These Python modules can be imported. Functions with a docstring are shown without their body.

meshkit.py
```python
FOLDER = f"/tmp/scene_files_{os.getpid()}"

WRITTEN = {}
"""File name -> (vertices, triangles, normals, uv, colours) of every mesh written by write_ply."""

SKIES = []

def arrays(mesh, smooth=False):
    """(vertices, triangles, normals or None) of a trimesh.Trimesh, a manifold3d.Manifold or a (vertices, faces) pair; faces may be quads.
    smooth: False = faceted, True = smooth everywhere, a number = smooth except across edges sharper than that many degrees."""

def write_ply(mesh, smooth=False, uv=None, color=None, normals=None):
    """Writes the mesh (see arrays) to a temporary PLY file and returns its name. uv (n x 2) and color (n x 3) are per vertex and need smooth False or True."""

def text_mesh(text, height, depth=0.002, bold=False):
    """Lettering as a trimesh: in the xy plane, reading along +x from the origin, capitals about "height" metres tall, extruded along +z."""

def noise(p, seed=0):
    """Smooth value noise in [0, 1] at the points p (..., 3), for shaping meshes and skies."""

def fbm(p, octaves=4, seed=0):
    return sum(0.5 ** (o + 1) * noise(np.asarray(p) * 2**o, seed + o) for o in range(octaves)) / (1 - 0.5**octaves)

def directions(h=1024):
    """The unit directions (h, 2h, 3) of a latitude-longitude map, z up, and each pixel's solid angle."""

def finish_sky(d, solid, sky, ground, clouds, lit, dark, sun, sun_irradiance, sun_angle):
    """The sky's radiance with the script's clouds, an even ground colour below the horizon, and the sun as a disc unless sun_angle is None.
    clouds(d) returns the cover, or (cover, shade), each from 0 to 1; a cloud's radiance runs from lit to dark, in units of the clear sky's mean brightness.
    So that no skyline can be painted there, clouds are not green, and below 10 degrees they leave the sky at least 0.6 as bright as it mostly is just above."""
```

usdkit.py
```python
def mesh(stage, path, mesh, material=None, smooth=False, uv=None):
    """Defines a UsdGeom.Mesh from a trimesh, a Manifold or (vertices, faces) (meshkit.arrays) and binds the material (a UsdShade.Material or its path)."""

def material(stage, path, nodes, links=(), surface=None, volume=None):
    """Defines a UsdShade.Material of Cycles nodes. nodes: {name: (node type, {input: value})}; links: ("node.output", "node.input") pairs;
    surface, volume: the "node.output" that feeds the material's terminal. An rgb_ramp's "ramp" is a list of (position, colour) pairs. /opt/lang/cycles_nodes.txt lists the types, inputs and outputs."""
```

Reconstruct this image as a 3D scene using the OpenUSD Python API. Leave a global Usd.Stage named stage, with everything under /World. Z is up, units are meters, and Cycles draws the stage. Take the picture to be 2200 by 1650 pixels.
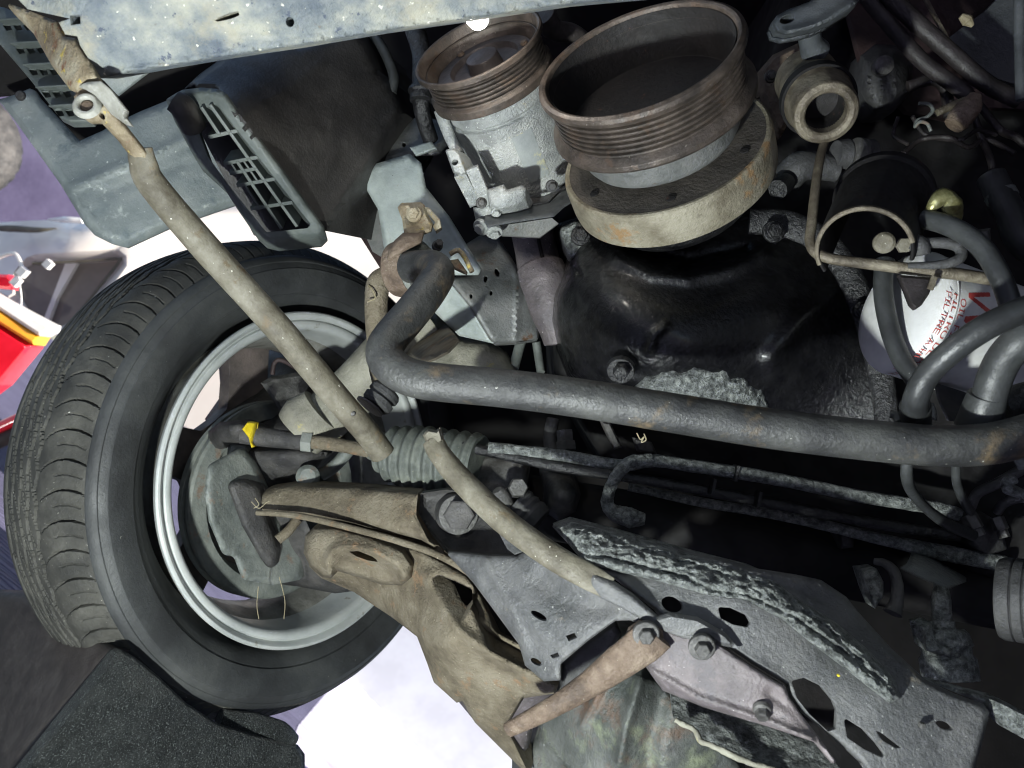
import math, random
import numpy as np, trimesh, shapely, usdkit, meshkit
from shapely.geometry import Polygon, LineString
from shapely import affinity
from scipy.spatial import Delaunay
from scipy.interpolate import RBFInterpolator
from pxr import Usd, UsdGeom, UsdLux, UsdShade, Gf, Vt, Sdf
random.seed(7); RNG = np.random.default_rng(7)
stage = Usd.Stage.CreateInMemory()
UsdGeom.SetStageUpAxis(stage, UsdGeom.Tokens.z); UsdGeom.SetStageMetersPerUnit(stage, 1.0)
UsdGeom.Xform.Define(stage, '/World'); UsdGeom.Scope.Define(stage, '/World/Looks')

# ---------------------------------------------------------------- camera, sky, sun, lamp
FPX, CX, CY = 1774.0, 1100.0, 825.0
UP = np.array([.667, .667, -.333]); UP /= np.linalg.norm(UP)
AX = np.array([.798, .006, .603]); AX /= np.linalg.norm(AX)      # wheel axle, towards the middle of the car
XW = -(AX - UP * (AX @ UP)); XW /= np.linalg.norm(XW)
YW = np.cross(UP, XW)
ROT = np.array([XW, YW, UP]); EYE = np.array([0, 0, .45])
def W(p): return np.asarray(p, float) @ ROT.T + EYE
def Wd(v): return np.asarray(v, float) @ ROT.T
cam = UsdGeom.Camera.Define(stage, '/World/camera')
m4 = np.eye(4); m4[:3, :3] = ROT.T; m4[3, :3] = EYE
cam.AddTransformOp().Set(Gf.Matrix4d(*m4.ravel().tolist()))
cam.CreateHorizontalApertureAttr(36.0); cam.CreateVerticalApertureAttr(27.0)
cam.CreateFocalLengthAttr(36.0 * FPX / 2200.0); cam.CreateClippingRangeAttr(Gf.Vec2f(.02, 500))
cam.CreateExposureAttr(1.6)
cam.CreateFStopAttr(9.0); cam.CreateFocusDistanceAttr(.8)

SUN = np.array([-.62, -.35, .70]); SUN /= np.linalg.norm(SUN)    # high, from behind and a little inside the wheel
dome = UsdLux.DomeLight.Define(stage, '/World/sky')
sky = usdkit.material(stage, '/World/Looks/sky_look', {
    's': ('sky_texture', {'sky_type': 'single_scattering', 'sun_disc': False, 'sun_elevation': math.asin(SUN[2]), 'sun_rotation': math.atan2(SUN[0], SUN[1])}),
    'b': ('background_shader', {'strength': .06})}, [('s.color', 'b.color')], surface='b.background')
UsdShade.MaterialBindingAPI.Apply(dome.GetPrim()).Bind(sky)
dome.GetPrim().SetCustomDataByKey('kind', 'structure'); dome.GetPrim().SetCustomDataByKey('label', 'bright hazy sky behind the cars'); dome.GetPrim().SetCustomDataByKey('category', 'sky')
def aim(prim, frm, d):       # light along d
    z = -np.asarray(d, float); z /= np.linalg.norm(z); x = np.cross([0, 0, 1], z); x /= np.linalg.norm(x); y = np.cross(z, x)
    q = np.eye(4); q[0, :3], q[1, :3], q[2, :3], q[3, :3] = x, y, z, frm
    UsdGeom.Xformable(prim).AddTransformOp().Set(Gf.Matrix4d(*q.ravel().tolist()))
sun = UsdLux.DistantLight.Define(stage, '/World/sun'); sun.CreateNormalizeAttr(True); sun.CreateIntensityAttr(1.0); sun.CreateAngleAttr(.5)
sun.CreateColorAttr(Gf.Vec3f(1, .93, .84)); aim(sun, (0, 0, 5), -SUN)
lamp = UsdLux.SphereLight.Define(stage, '/World/inspection_light')   # the light held beside the camera
LAMP = np.array([-.24, -.35, -.08])
lamp.CreateRadiusAttr(.02); lamp.CreateNormalizeAttr(True); lamp.CreateIntensityAttr(5.6); lamp.CreateColorAttr(Gf.Vec3f(.93, 1, .95))
lamp.AddTranslateOp().Set(Gf.Vec3d(*W(LAMP).tolist()))

# ---------------------------------------------------------------- helpers
def V(x, y, d): return np.array([(x - CX) / FPX * d, -(y - CY) / FPX * d, -d])
def VV(p): p = np.asarray(p, float); d = p[:, 2]; return np.stack([(p[:, 0] - CX) / FPX * d, -(p[:, 1] - CY) / FPX * d, -d], 1)
def nrm(v): v = np.asarray(v, float); return v / np.linalg.norm(v)
used = {}
def numbered(parent, name):
    k = f'{parent}/{name}'; n = used.get(k, 0); used[k] = n + 1
    return k if n == 0 else f'{k}_{n:03d}'
ORIGIN = {}
def thing(name, label, cat, at, group=None, kind=None):
    p = numbered('/World', name); x = UsdGeom.Xform.Define(stage, p); o = W(at); x.AddTranslateOp().Set(Gf.Vec3d(*o.tolist()))
    ORIGIN[p] = o; g = x.GetPrim()
    for k, v in (('label', label), ('category', cat), ('group', group), ('kind', kind)):
        if v: g.SetCustomDataByKey(k, v)
    return p
def part(parent, name, mesh, mat, smooth=32, label=None, kind=None):
    """mesh (vertices in camera frame, faces) becomes a Mesh under parent"""
    v, f = (mesh.vertices, mesh.faces) if hasattr(mesh, 'vertices') else mesh
    root = '/'.join(parent.split('/')[:3]); p = numbered(parent, name)
    m = usdkit.mesh(stage, p, (W(v) - ORIGIN[root], np.asarray(f)), mat, smooth=smooth); m.CreateDoubleSidedAttr(True)
    if label: m.GetPrim().SetCustomDataByKey('label', label)
    if kind: m.GetPrim().SetCustomDataByKey('kind', kind)
    return p
def join(*ms):
    vs, fs, n = [], [], 0
    for v, f in ms:
        f = np.asarray(f)
        if f.shape[1] == 4: f = np.vstack([f[:, [0, 1, 2]], f[:, [0, 2, 3]]])
        vs.append(v); fs.append(f + n); n += len(v)
    return np.vstack(vs), np.vstack(fs)
def seg_dist(P, line):
    line = np.asarray(line, float); best = np.full(len(P), 1e9)
    for a, b in zip(line[:-1], line[1:]):
        d = b - a; t = np.clip(((P - a) @ d) / (d @ d), 0, 1); best = np.minimum(best, np.linalg.norm(P - a - t[:, None] * d, axis=1))
    return best
def ell(x, y, a, b=None, rot=0, n=20):
    b = b or a; t = np.linspace(0, 2 * np.pi, n, endpoint=False); c, s = math.cos(math.radians(rot)), math.sin(math.radians(rot))
    return [(x + a * np.cos(u) * c - b * np.sin(u) * s, y + a * np.cos(u) * s + b * np.sin(u) * c) for u in t]
def relief(outline, ctrl, holes=(), step=12, rc=0, rnd=0, drop=0, back=.006, ext=(0, 0, -1), ridges=(), rough=None, disp=None, kernel='thin_plate_spline'):
    """A sheet or casting: its outline seen along the camera axis, its depth from control points (x, y, metres), with rounded rim, ribs and roughness, closed at the back."""
    poly = Polygon(outline).buffer(0)
    if rc: poly = poly.buffer(-rc).buffer(2 * rc).buffer(-rc)
    for h in holes:
        h = Polygon(h).buffer(0); poly = poly.difference(h.buffer(5).buffer(-10).buffer(5) if h.area > 900 else h)
    if poly.geom_type != 'Polygon': poly = max(poly.geoms, key=lambda g: g.area)
    bs = []
    for ring in [poly.exterior, *poly.interiors]:
        n = max(int(ring.length / step), 8); st = ring.length / n
        c = np.array(ring.coords)[:-1]; q = np.array([ring.interpolate(i * st).coords[0] for i in range(n)])
        keep = np.linalg.norm(q[:, None] - c[None], axis=2).min(1) > st * .45
        bs.append(np.vstack([c, q[keep]]))
    B = np.vstack(bs); x0, y0, x1, y1 = poly.bounds
    gx, gy = np.meshgrid(np.arange(x0, x1, step), np.arange(y0, y1, step * .866)); gx = gx + (np.arange(len(gy)) % 2)[:, None] * step / 2
    G = np.stack([gx.ravel(), gy.ravel()], 1); shapely.prepare(poly); G = G[shapely.contains_xy(poly, G[:, 0], G[:, 1])]
    bd = shapely.distance(shapely.points(G), poly.boundary) if len(G) else np.zeros(0)
    keepg = bd > step * .5; extra = []
    if rnd:
        solid = Polygon(poly.exterior); safe = poly.buffer(-step * .35)
        for off in (rnd * .3, rnd):
            ring = solid.buffer(-off).boundary
            if ring.is_empty: continue
            n = max(int(ring.length / step), 6); R = np.array([ring.interpolate(i / n, normalized=True).coords[0] for i in range(n)])
            extra.append(R[shapely.contains_xy(safe, R[:, 0], R[:, 1])])
            if len(G): keepg &= shapely.distance(shapely.points(G), ring) > step * .42
    P = np.vstack([B, G[keepg], *extra]); P = np.unique(P.round(3), axis=0)
    T = Delaunay(P).simplices; c = P[T].mean(1); T = T[shapely.contains_xy(poly, c[:, 0], c[:, 1])]
    e1, e2 = P[T[:, 1]] - P[T[:, 0]], P[T[:, 2]] - P[T[:, 0]]; cr = e1[:, 0] * e2[:, 1] - e1[:, 1] * e2[:, 0]
    T = T[np.abs(cr) > 1e-6]; cr = cr[np.abs(cr) > 1e-6]; T[cr > 0] = T[cr > 0][:, ::-1]
    C = np.array(ctrl, float)
    if len(C) == 1: D = np.full(len(P), C[0, 2])
    elif len(C) == 2: C = np.vstack([C, [C[0, 0] - (C[1, 1] - C[0, 1]), C[0, 1] + (C[1, 0] - C[0, 0]), C[0, 2]]]); D = RBFInterpolator(C[:, :2], C[:, 2], kernel=kernel, degree=1)(P)
    else: D = RBFInterpolator(C[:, :2], C[:, 2], kernel=kernel, degree=1)(P)
    if rnd:
        q = np.clip(shapely.distance(shapely.points(P), poly.exterior) / rnd, 0, 1); D = D + drop * (1 - np.sqrt(1 - (1 - q) ** 2))
    for line, w, h in ridges: D = D - h * np.exp(-(seg_dist(P, line) / w) ** 2)
    if rough:
        amp, fr, line, w = (*rough, None, None)[:4]; X = VV(np.column_stack([P, D]))
        k = 1 if line is None else np.exp(-(seg_dist(P, line) / w) ** 4)
        D = D - amp * k * (meshkit.fbm(X * fr + 37, 4, 5) - .4)
    if disp: D = D + disp(P)
    F = VV(np.column_stack([P, D])); n = len(F); Bk = F + nrm(ext) * back
    ed = np.vstack([T[:, [0, 1]], T[:, [1, 2]], T[:, [2, 0]]]); key = {tuple(e) for e in ed.tolist()}
    be = np.array([e for e in ed.tolist() if (e[1], e[0]) not in key])
    side = np.vstack([np.column_stack([be[:, 1], be[:, 0], be[:, 0] + n]), np.column_stack([be[:, 1], be[:, 0] + n, be[:, 1] + n])])
    return np.vstack([F, Bk]), np.vstack([T, T[:, ::-1] + n, side])
def crs(P, k=8):
    P = np.asarray(P, float); Q = np.vstack([2 * P[0] - P[1], P, 2 * P[-1] - P[-2]]); out = []
    for i in range(1, len(Q) - 2):
        for t in np.linspace(0, 1, k, endpoint=False):
            a, b, c, d = Q[i - 1:i + 3]; out.append(.5 * (2 * b + (c - a) * t + (2 * a - 5 * b + 4 * c - d) * t * t + (3 * b - a - 3 * c + d) * t ** 3))
    return np.vstack([out, P[-1]])
def tube3(P, R, n=20, flat=None, wob=0, hollow=0, seed=0):
    """Swept tube through camera-frame points P with radii R; flat=(array of factors) squeezes it along the second frame axis."""
    P = np.asarray(P, float); N = len(P); R = np.broadcast_to(R, N).astype(float); T = np.gradient(P, axis=0); T /= np.linalg.norm(T, axis=1)[:, None]
    u = np.cross(T[0], [0, 0, 1]); u = nrm(u if np.linalg.norm(u) > .1 else np.cross(T[0], [0, 1, 0])); rows = []; a = np.linspace(0, 2 * np.pi, n, endpoint=False)
    fl = np.ones(N) if flat is None else np.asarray(flat, float)
    for i in range(N):
        u = nrm(u - T[i] * (u @ T[i])); w = np.cross(T[i], u)
        rows.append(P[i] + R[i] * (np.cos(a)[:, None] * u * (1 + (1 - fl[i]) * .45) + np.sin(a)[:, None] * w * fl[i]))
    v = np.array(rows)
    if wob:
        X = v.reshape(-1, 3); d = meshkit.fbm(X * 220 + seed, 4, 3) - .45; cen = np.repeat(P, n, 0); X = X + (X - cen) * (d * wob)[:, None]; v = X.reshape(N, n, 3)
    if hollow:
        inner = P[-1] + (v[-1] - P[-1]) * hollow; deep = P[max(N - 8, 0)] + (v[max(N - 8, 0)] - P[max(N - 8, 0)]) * hollow; v = np.concatenate([v, inner[None], deep[None]])
    M = len(v); idx = np.arange(M * n).reshape(M, n); nx = np.roll(idx, -1, 1)
    q = np.stack([idx[:-1], nx[:-1], nx[1:], idx[1:]], -1).reshape(-1, 4)
    vv = np.vstack([v.reshape(-1, 3), v[0].mean(0), v[-1].mean(0)]); c0, c1 = M * n, M * n + 1
    f = np.vstack([q[:, [0, 1, 2]], q[:, [0, 2, 3]], np.column_stack([nx[0], idx[0], np.full(n, c0)]), np.column_stack([idx[-1], nx[-1], np.full(n, c1)])])
    return vv, f
def tube(pts, R, k=8, **kw):
    """pts (x, y, depth); R in metres, one or one per point"""
    P = crs(VV(np.array(pts, float)), k)
    if np.ndim(R): R = np.interp(np.linspace(0, 1, len(P)), np.linspace(0, 1, len(R)), R)
    if kw.get('flat') is not None: kw['flat'] = np.interp(np.linspace(0, 1, len(P)), np.linspace(0, 1, len(kw['flat'])), kw['flat'])
    return tube3(P, R, **kw)
def frame(ax):
    ax = nrm(ax); u = np.cross([0, 1, 0], ax); u = nrm(u if np.linalg.norm(u) > .15 else np.cross([1, 0, 0], ax)); return ax, u, np.cross(ax, u)
def lathe(prof, C, ax, n=96, disp=None, arc=None, wob=0):
    """prof (s along ax, radius), C camera-frame start."""
    ax, u, w = frame(ax); prof = np.asarray(prof, float)
    a = np.linspace(0, 2 * np.pi, n, endpoint=False) if arc is None else np.linspace(*np.radians(arc), n)
    S, A = np.meshgrid(prof[:, 0], a, indexing='ij'); R = np.repeat(prof[:, 1][:, None], n, 1)
    if disp is not None: R = R + disp(S, A)
    v = C + S[..., None] * ax + R[..., None] * (np.cos(A)[..., None] * u + np.sin(A)[..., None] * w)
    if wob: X = v.reshape(-1, 3); d = meshkit.fbm(X * 150, 3, 2) - .45; v = (X + nrm(X - C) * (d * wob)[:, None]).reshape(v.shape)
    M = len(prof); idx = np.arange(M * n).reshape(M, n)
    if arc is None: nx = np.roll(idx, -1, 1); q = np.stack([idx[:-1], idx[1:], nx[1:], nx[:-1]], -1).reshape(-1, 4)
    else: q = np.stack([idx[:-1, :-1], idx[1:, :-1], idx[1:, 1:], idx[:-1, 1:]], -1).reshape(-1, 4)
    return v.reshape(-1, 3), np.vstack([q[:, [0, 1, 2]], q[:, [0, 2, 3]]])
def box(c, ax, up, size):
    ax = nrm(ax); w = nrm(np.cross(ax, up)); u = np.cross(w, ax); b = trimesh.creation.box(size)
    return np.asarray(b.vertices) @ np.array([ax, u, w]) + np.asarray(c), np.asarray(b.faces)
def bar(p, q, wd, th, up=(0, 0, 1)):
    p, q = np.asarray(p, float), np.asarray(q, float); return box((p + q) / 2, q - p, up, (np.linalg.norm(q - p), th, wd))
def bolt_mesh(C, ax, r, h, washer=1.55):
    ax = nrm(ax)    # ax points out of the surface
    hexa = lathe([(0, 0), (0, r), (h * .85, r), (h, r * .86), (h, 0)], C, ax, 6)
    parts = [hexa]
    if washer: parts.append(lathe([(-.002, 0), (-.002, r * washer), (.0012, r * washer), (.002, r * washer * .93), (.002, 0)], C, ax, 28))
    return join(*parts)
def bolt(parent, px, py, d, rpx, ax=(0, 0, 1), h=.006, mat=None, washer=1.55, name='bolt', label=None):
    return part(parent, name, bolt_mesh(V(px, py, d), ax, rpx * d / FPX, h, washer), mat, smooth=30, label=label)

# ---------------------------------------------------------------- materials
LOOK = {}
def grime(name, dark, base, light, scale=22, rough=(.45, .8), metal=0., bump=.5, bsc=260, speck=None, spotc=None, rust=None, bevel=.0015, spec=.5, coat=0, stain=None):
    """Dirty painted metal: three tones by noise, optional fine specks (threshold, colour), rust or dirt (threshold, colour, scale), fine relief and worn round edges."""
    N = {'g': ('geometry', {}), 'n1': ('noise_texture', {'scale': scale, 'detail': 9., 'roughness': .66}),
         'r1': ('rgb_ramp', {'ramp': [(.37, dark), (.5, base), (.64, light)]}),
         'nb': ('noise_texture', {'scale': bsc, 'detail': 6., 'roughness': .62}), 'bv': ('bevel', {'radius': bevel, 'samples': 4}),
         'bp': ('bump', {'strength': bump, 'distance': .0022}), 'nr': ('noise_texture', {'scale': scale * 2.7, 'detail': 6.}),
         'mr': ('map_range', {'from_min': .3, 'from_max': .7, 'to_min': rough[0], 'to_max': rough[1]}),
         'p': ('principled_bsdf', {'metallic': metal, 'specular_ior_level': spec, 'coat_weight': coat, 'coat_roughness': .18})}
    L = [('g.position', 'n1.vector'), ('g.position', 'nb.vector'), ('g.position', 'nr.vector'), ('n1.fac', 'r1.fac'), ('nb.fac', 'bp.height'), ('bv.bevel', 'bp.normal'),
         ('bp.normal', 'p.normal'), ('nr.fac', 'mr.value'), ('mr.result', 'p.roughness')]
    col = 'r1.color'
    for i, (thr, c, sc, soft) in enumerate([(r[0], r[1], r[2], r[3] if len(r) > 3 else .06) for r in (rust or [])]):
        N[f'u{i}'] = ('noise_texture', {'scale': sc, 'detail': 8., 'roughness': .7}); N[f'ur{i}'] = ('map_range', {'from_min': thr - .035, 'from_max': thr - .035 + soft, 'clamp': True}); N[f'um{i}'] = ('mix_color', {'b': c})
        N[f'uo{i}'] = ('vector_math', {'math_type': 'add', 'vector2': (3.7 * i + 1.3, 9.1, 4.4)})
        L += [('g.position', f'uo{i}.vector1'), (f'uo{i}.vector', f'u{i}.vector'), (f'u{i}.fac', f'ur{i}.value'), (f'ur{i}.result', f'um{i}.fac'), (col, f'um{i}.a')]; col = f'um{i}.result'
    if speck:
        N['v'] = ('noise_texture', {'scale': speck[2] if len(speck) > 2 else 420., 'detail': 2.}); N['vr'] = ('map_range', {'from_min': speck[0], 'from_max': speck[0] + .03, 'clamp': True}); N['vm'] = ('mix_color', {'b': speck[1]})
        L += [('g.position', 'v.vector'), ('v.fac', 'vr.value'), ('vr.result', 'vm.fac'), (col, 'vm.a')]; col = 'vm.result'
    L.append((col, 'p.base_color'))
    LOOK[name] = usdkit.material(stage, f'/World/Looks/{name}', N, L, surface='p.BSDF'); return LOOK[name]
DIRT = (.30, .25, .17); RUST = (.16, .075, .035); DUST = (.5, .5, .45)
grime('beam_paint', (.09, .11, .135), (.18, .20, .205), (.34, .34, .29), 18, speck=(.70, (.62, .60, .52), 160), rust=[(.645, (.07, .085, .12), 70, .03), (.57, (.33, .30, .215), 19, .2), (.67, (.13, .09, .055), 60, .1), (.73, (.5, .38, .10), 40)], bump=.8)
grime('dirty_bracket', (.15, .115, .07), (.25, .205, .135), (.35, .32, .24), 26, rust=[(.60, RUST, 40), (.62, (.50, .38, .08), 60)], bump=1.)
grime('galvanised', (.19, .185, .155), (.28, .275, .24), (.38, .375, .34), 20, rough=(.35, .6), bump=.5)
grime('shield_plastic', (.16, .185, .185), (.21, .235, .232), (.29, .31, .295), 9, rough=(.4, .65), speck=(.72, (.5, .52, .48), 190), bump=.5, rust=[(.60, (.13, .16, .17), 22, .12), (.62, (.36, .39, .37), 70, .1)])
grime('grille_plastic', (.05, .06, .057), (.078, .09, .085), (.115, .127, .118), 16, rough=(.45, .7), bump=.25)
grime('black_plastic', (.016, .015, .015), (.03, .028, .027), (.048, .045, .042), 12, rough=(.45, .62), speck=(.76, (.2, .2, .18), 330), bump=.4)
grime('tan_tube', (.08, .070, .05), (.135, .122, .09), (.20, .186, .146), 26, rough=(.5, .75), rust=[(.62, (.13, .10, .06), 34), (.66, (.06, .045, .03), 60)], speck=(.73, (.6, .58, .5), 300), bump=.5)
grime('tan_dirt', (.085, .068, .045), (.145, .121, .083), (.20, .173, .126), 24, rough=(.75, .95), rust=[(.62, (.20, .13, .075), 30)], speck=(.72, (.46, .41, .30), 380), bump=1.2)
grime('rusty_pulley', (.035, .029, .025), (.068, .054, .045), (.115, .092, .076), 30, rough=(.35, .6), metal=.25, rust=[(.6, (.085, .06, .045), 40)], speck=(.74, (.4, .36, .3), 380), bump=.4)
grime('pulley_face', (.05, .043, .043), (.085, .073, .073), (.13, .112, .105), 24, rough=(.4, .65), metal=.3, bump=.4)
grime('pulley_dark', (.004, .0035, .004), (.007, .006, .0065), (.012, .010, .010), 24, rough=(.6, .85), bump=.4, rust=[(.66, (.06, .03, .02), 50)])
grime('cast_alloy', (.25, .265, .26), (.38, .395, .385), (.49, .50, .48), 30, rough=(.4, .65), metal=.35, bump=1.1, bsc=420, rust=[(.6, (.30, .31, .30), 26), (.66, (.42, .37, .22), 18)], speck=(.68, (.7, .72, .69), 420))
grime('alloy_label', (.20, .22, .225), (.245, .265, .265), (.29, .31, .30), 30, rough=(.4, .55), bump=.2, rust=[(.58, (.40, .38, .25), 40)])
grime('damper_iron', (.12, .103, .07), (.20, .18, .13), (.28, .258, .195), 26, rough=(.6, .85), rust=[(.60, (.24, .15, .07), 22), (.62, (.17, .15, .11), 40)], bump=.7)
grime('damper_face', (.035, .03, .026), (.06, .052, .044), (.09, .078, .066), 30, rough=(.6, .85), bump=.6)
grime('hub_grey', (.11, .115, .11), (.17, .175, .17), (.23, .23, .22), 26, rough=(.4, .65), metal=.3, rust=[(.63, (.13, .08, .05), 30)], bump=.5)
grime('oily_black', (.004, .004, .005), (.009, .009, .010), (.018, .018, .019), 30, rough=(.22, .5), bump=1.3, bsc=170, spec=.55, speck=(.77, (.12, .12, .11), 380))
grime('pan_black', (.002, .002, .003), (.005, .005, .006), (.010, .010, .011), 30, rough=(.14, .38), coat=.3, bump=.8, bsc=230, spec=.5, speck=(.79, (.12, .12, .11), 420))
grime('engine_dark', (.003, .003, .003), (.006, .0055, .006), (.011, .0095, .0095), 12, rough=(.6, .9), bump=.6, bsc=60, spec=.3)
grime('grease', (.06, .064, .062), (.17, .182, .175), (.34, .355, .34), 150, rough=(.26, .55), bump=2.6, bsc=300, speck=(.66, (.25, .27, .25), 360))
grime('subframe_paint', (.06, .062, .063), (.098, .099, .10), (.145, .143, .14), 16, rough=(.35, .6), rust=[(.58, (.05, .05, .053), 24, .16), (.68, (.2, .165, .12), 30, .1)], speck=(.72, (.35, .35, .33), 300), bump=.8)
grime('subframe_pink', (.062, .053, .056), (.112, .097, .10), (.175, .15, .152), 20, rough=(.4, .65), rust=[(.60, (.10, .09, .095), 34)], speck=(.72, (.5, .46, .46), 260), bump=.7)
grime('mount_dark', (.025, .025, .026), (.045, .045, .046), (.075, .074, .073), 22, rough=(.5, .75), bump=.6)
grime('rail_paint', (.22, .25, .24), (.30, .335, .32), (.37, .40, .38), 14, rough=(.4, .65), speck=(.76, (.06, .06, .06), 240), rust=[(.70, (.2, .15, .1), 30)], bump=.4)
grime('bar_black', (.018, .0185, .019), (.034, .0345, .034), (.062, .063, .059), 18, rough=(.38, .62), rust=[(.60, (.17, .12, .065), 15, .16)], speck=(.74, (.4, .4, .36), 330), bump=.5)
grime('rust_brown', (.065, .045, .032), (.12, .085, .06), (.20, .155, .115), 30, rough=(.55, .8), bump=.9, speck=(.74, (.4, .36, .3), 330))
grime('rubber_black', (.014, .015, .015), (.024, .026, .026), (.042, .045, .044), 18, rough=(.45, .65), bump=.3, speck=(.77, (.3, .3, .28), 380))
grime('hose_rubber', (.017, .018, .019), (.029, .031, .032), (.048, .051, .051), 18, rough=(.34, .54), bump=.25, speck=(.78, (.3, .3, .28), 380))
grime('boot_rubber', (.055, .062, .055), (.095, .105, .093), (.16, .17, .145), 24, rough=(.55, .8), bump=.6, speck=(.72, (.3, .29, .22), 360))
grime('tyre_tread', (.024, .0235, .021), (.044, .0425, .037), (.075, .072, .062), 20, rough=(.6, .85), bump=.5, speck=(.735, (.42, .41, .36), 300))
grime('tyre_side', (.022, .023, .024), (.034, .036, .037), (.052, .054, .053), 12, rough=(.5, .7), bump=.3, speck=(.77, (.2, .2, .18), 300))
grime('rim_silver', (.38, .40, .39), (.48, .50, .485), (.56, .57, .55), 10, rough=(.35, .55), metal=.25, bump=.2, rust=[(.66, (.30, .29, .25), 40)])
grime('barrel_dust', (.12, .115, .10), (.22, .215, .195), (.34, .335, .31), 14, rough=(.4, .65), metal=.1, bump=.4, rust=[(.58, (.09, .075, .06), 20, .2)])
grime('rim_spoke', (.05, .04, .04), (.09, .075, .07), (.15, .12, .11), 16, rough=(.5, .75), bump=.4)
grime('brake_steel', (.09, .10, .093), (.145, .157, .145), (.20, .21, .19), 22, rough=(.45, .7), bump=.5, rust=[(.62, (.17, .13, .10), 30)])
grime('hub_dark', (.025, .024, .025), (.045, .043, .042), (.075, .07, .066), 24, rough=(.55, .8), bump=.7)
grime('strut_tan', (.14, .135, .105), (.21, .20, .16), (.28, .27, .215), 18, rough=(.6, .85), bump=.6, rust=[(.63, (.33, .29, .12), 26)])
grime('steel_tube', (.07, .058, .042), (.13, .11, .08), (.21, .185, .135), 40, rough=(.4, .65), metal=.3, bump=.6)
grime('brass', (.16, .15, .06), (.27, .26, .12), (.45, .45, .28), 60, rough=(.25, .45), metal=.6, bump=.3)
grime('bolt_steel', (.05, .048, .046), (.085, .083, .08), (.14, .135, .13), 60, rough=(.4, .65), metal=.3, bump=.5)
grime('filter_white', (.44, .44, .43), (.58, .58, .57), (.66, .66, .65), 16, rough=(.3, .5), bump=.15, speck=(.75, (.35, .33, .3), 220))
grime('filter_red', (.36, .05, .05), (.45, .07, .06), (.52, .12, .10), 60, rough=(.35, .5), bump=.1, bevel=.0002)
grime('gearbox_alloy', (.055, .062, .057), (.10, .107, .10), (.155, .16, .15), 14, rough=(.45, .7), metal=.2, rust=[(.57, (.16, .085, .05), 13, .16), (.58, (.22, .245, .165), 16, .14), (.6, (.05, .05, .05), 30, .15)], bump=.7)
grime('inner_red', (.018, .010, .010), (.032, .018, .018), (.05, .03, .028), 20, rough=(.5, .8), bump=.4)
grime('blue_grey_paint', (.035, .039, .043), (.06, .066, .071), (.09, .097, .10), 18, rough=(.4, .6), bump=.3)
grime('dark_hose', (.012, .010, .010), (.02, .016, .016), (.034, .028, .028), 30, rough=(.45, .65), bump=.4)
grime('yellow_paint', (.55, .40, .01), (.72, .55, .02), (.8, .62, .05), 40, rough=(.4, .6), bump=.4)
grime('straw', (.2, .165, .095), (.28, .24, .15), (.34, .3, .2), 40, rough=(.6, .8), bump=.1)
grime('ramp_grit', (.016, .018, .018), (.027, .03, .03), (.045, .049, .048), 40, rough=(.35, .6), bump=3.5, bsc=420, speck=(.60, (.13, .145, .14), 640), rust=[(.56, (.055, .056, .052), 10, .22), (.62, (.012, .013, .013), 26, .15)])
grime('ramp_smooth', (.025, .02, .018), (.036, .029, .026), (.05, .042, .038), 30, rough=(.55, .75), bump=.5, bsc=400)
grime('car_paint', (.76, .71, .65), (.8, .75, .69), (.82, .78, .72), 3, rough=(.25, .35), bump=.03, coat=.5)
grime('car_trim', (.06, .055, .04), (.09, .08, .06), (.13, .12, .09), 8, rough=(.4, .6), bump=.1)
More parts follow.
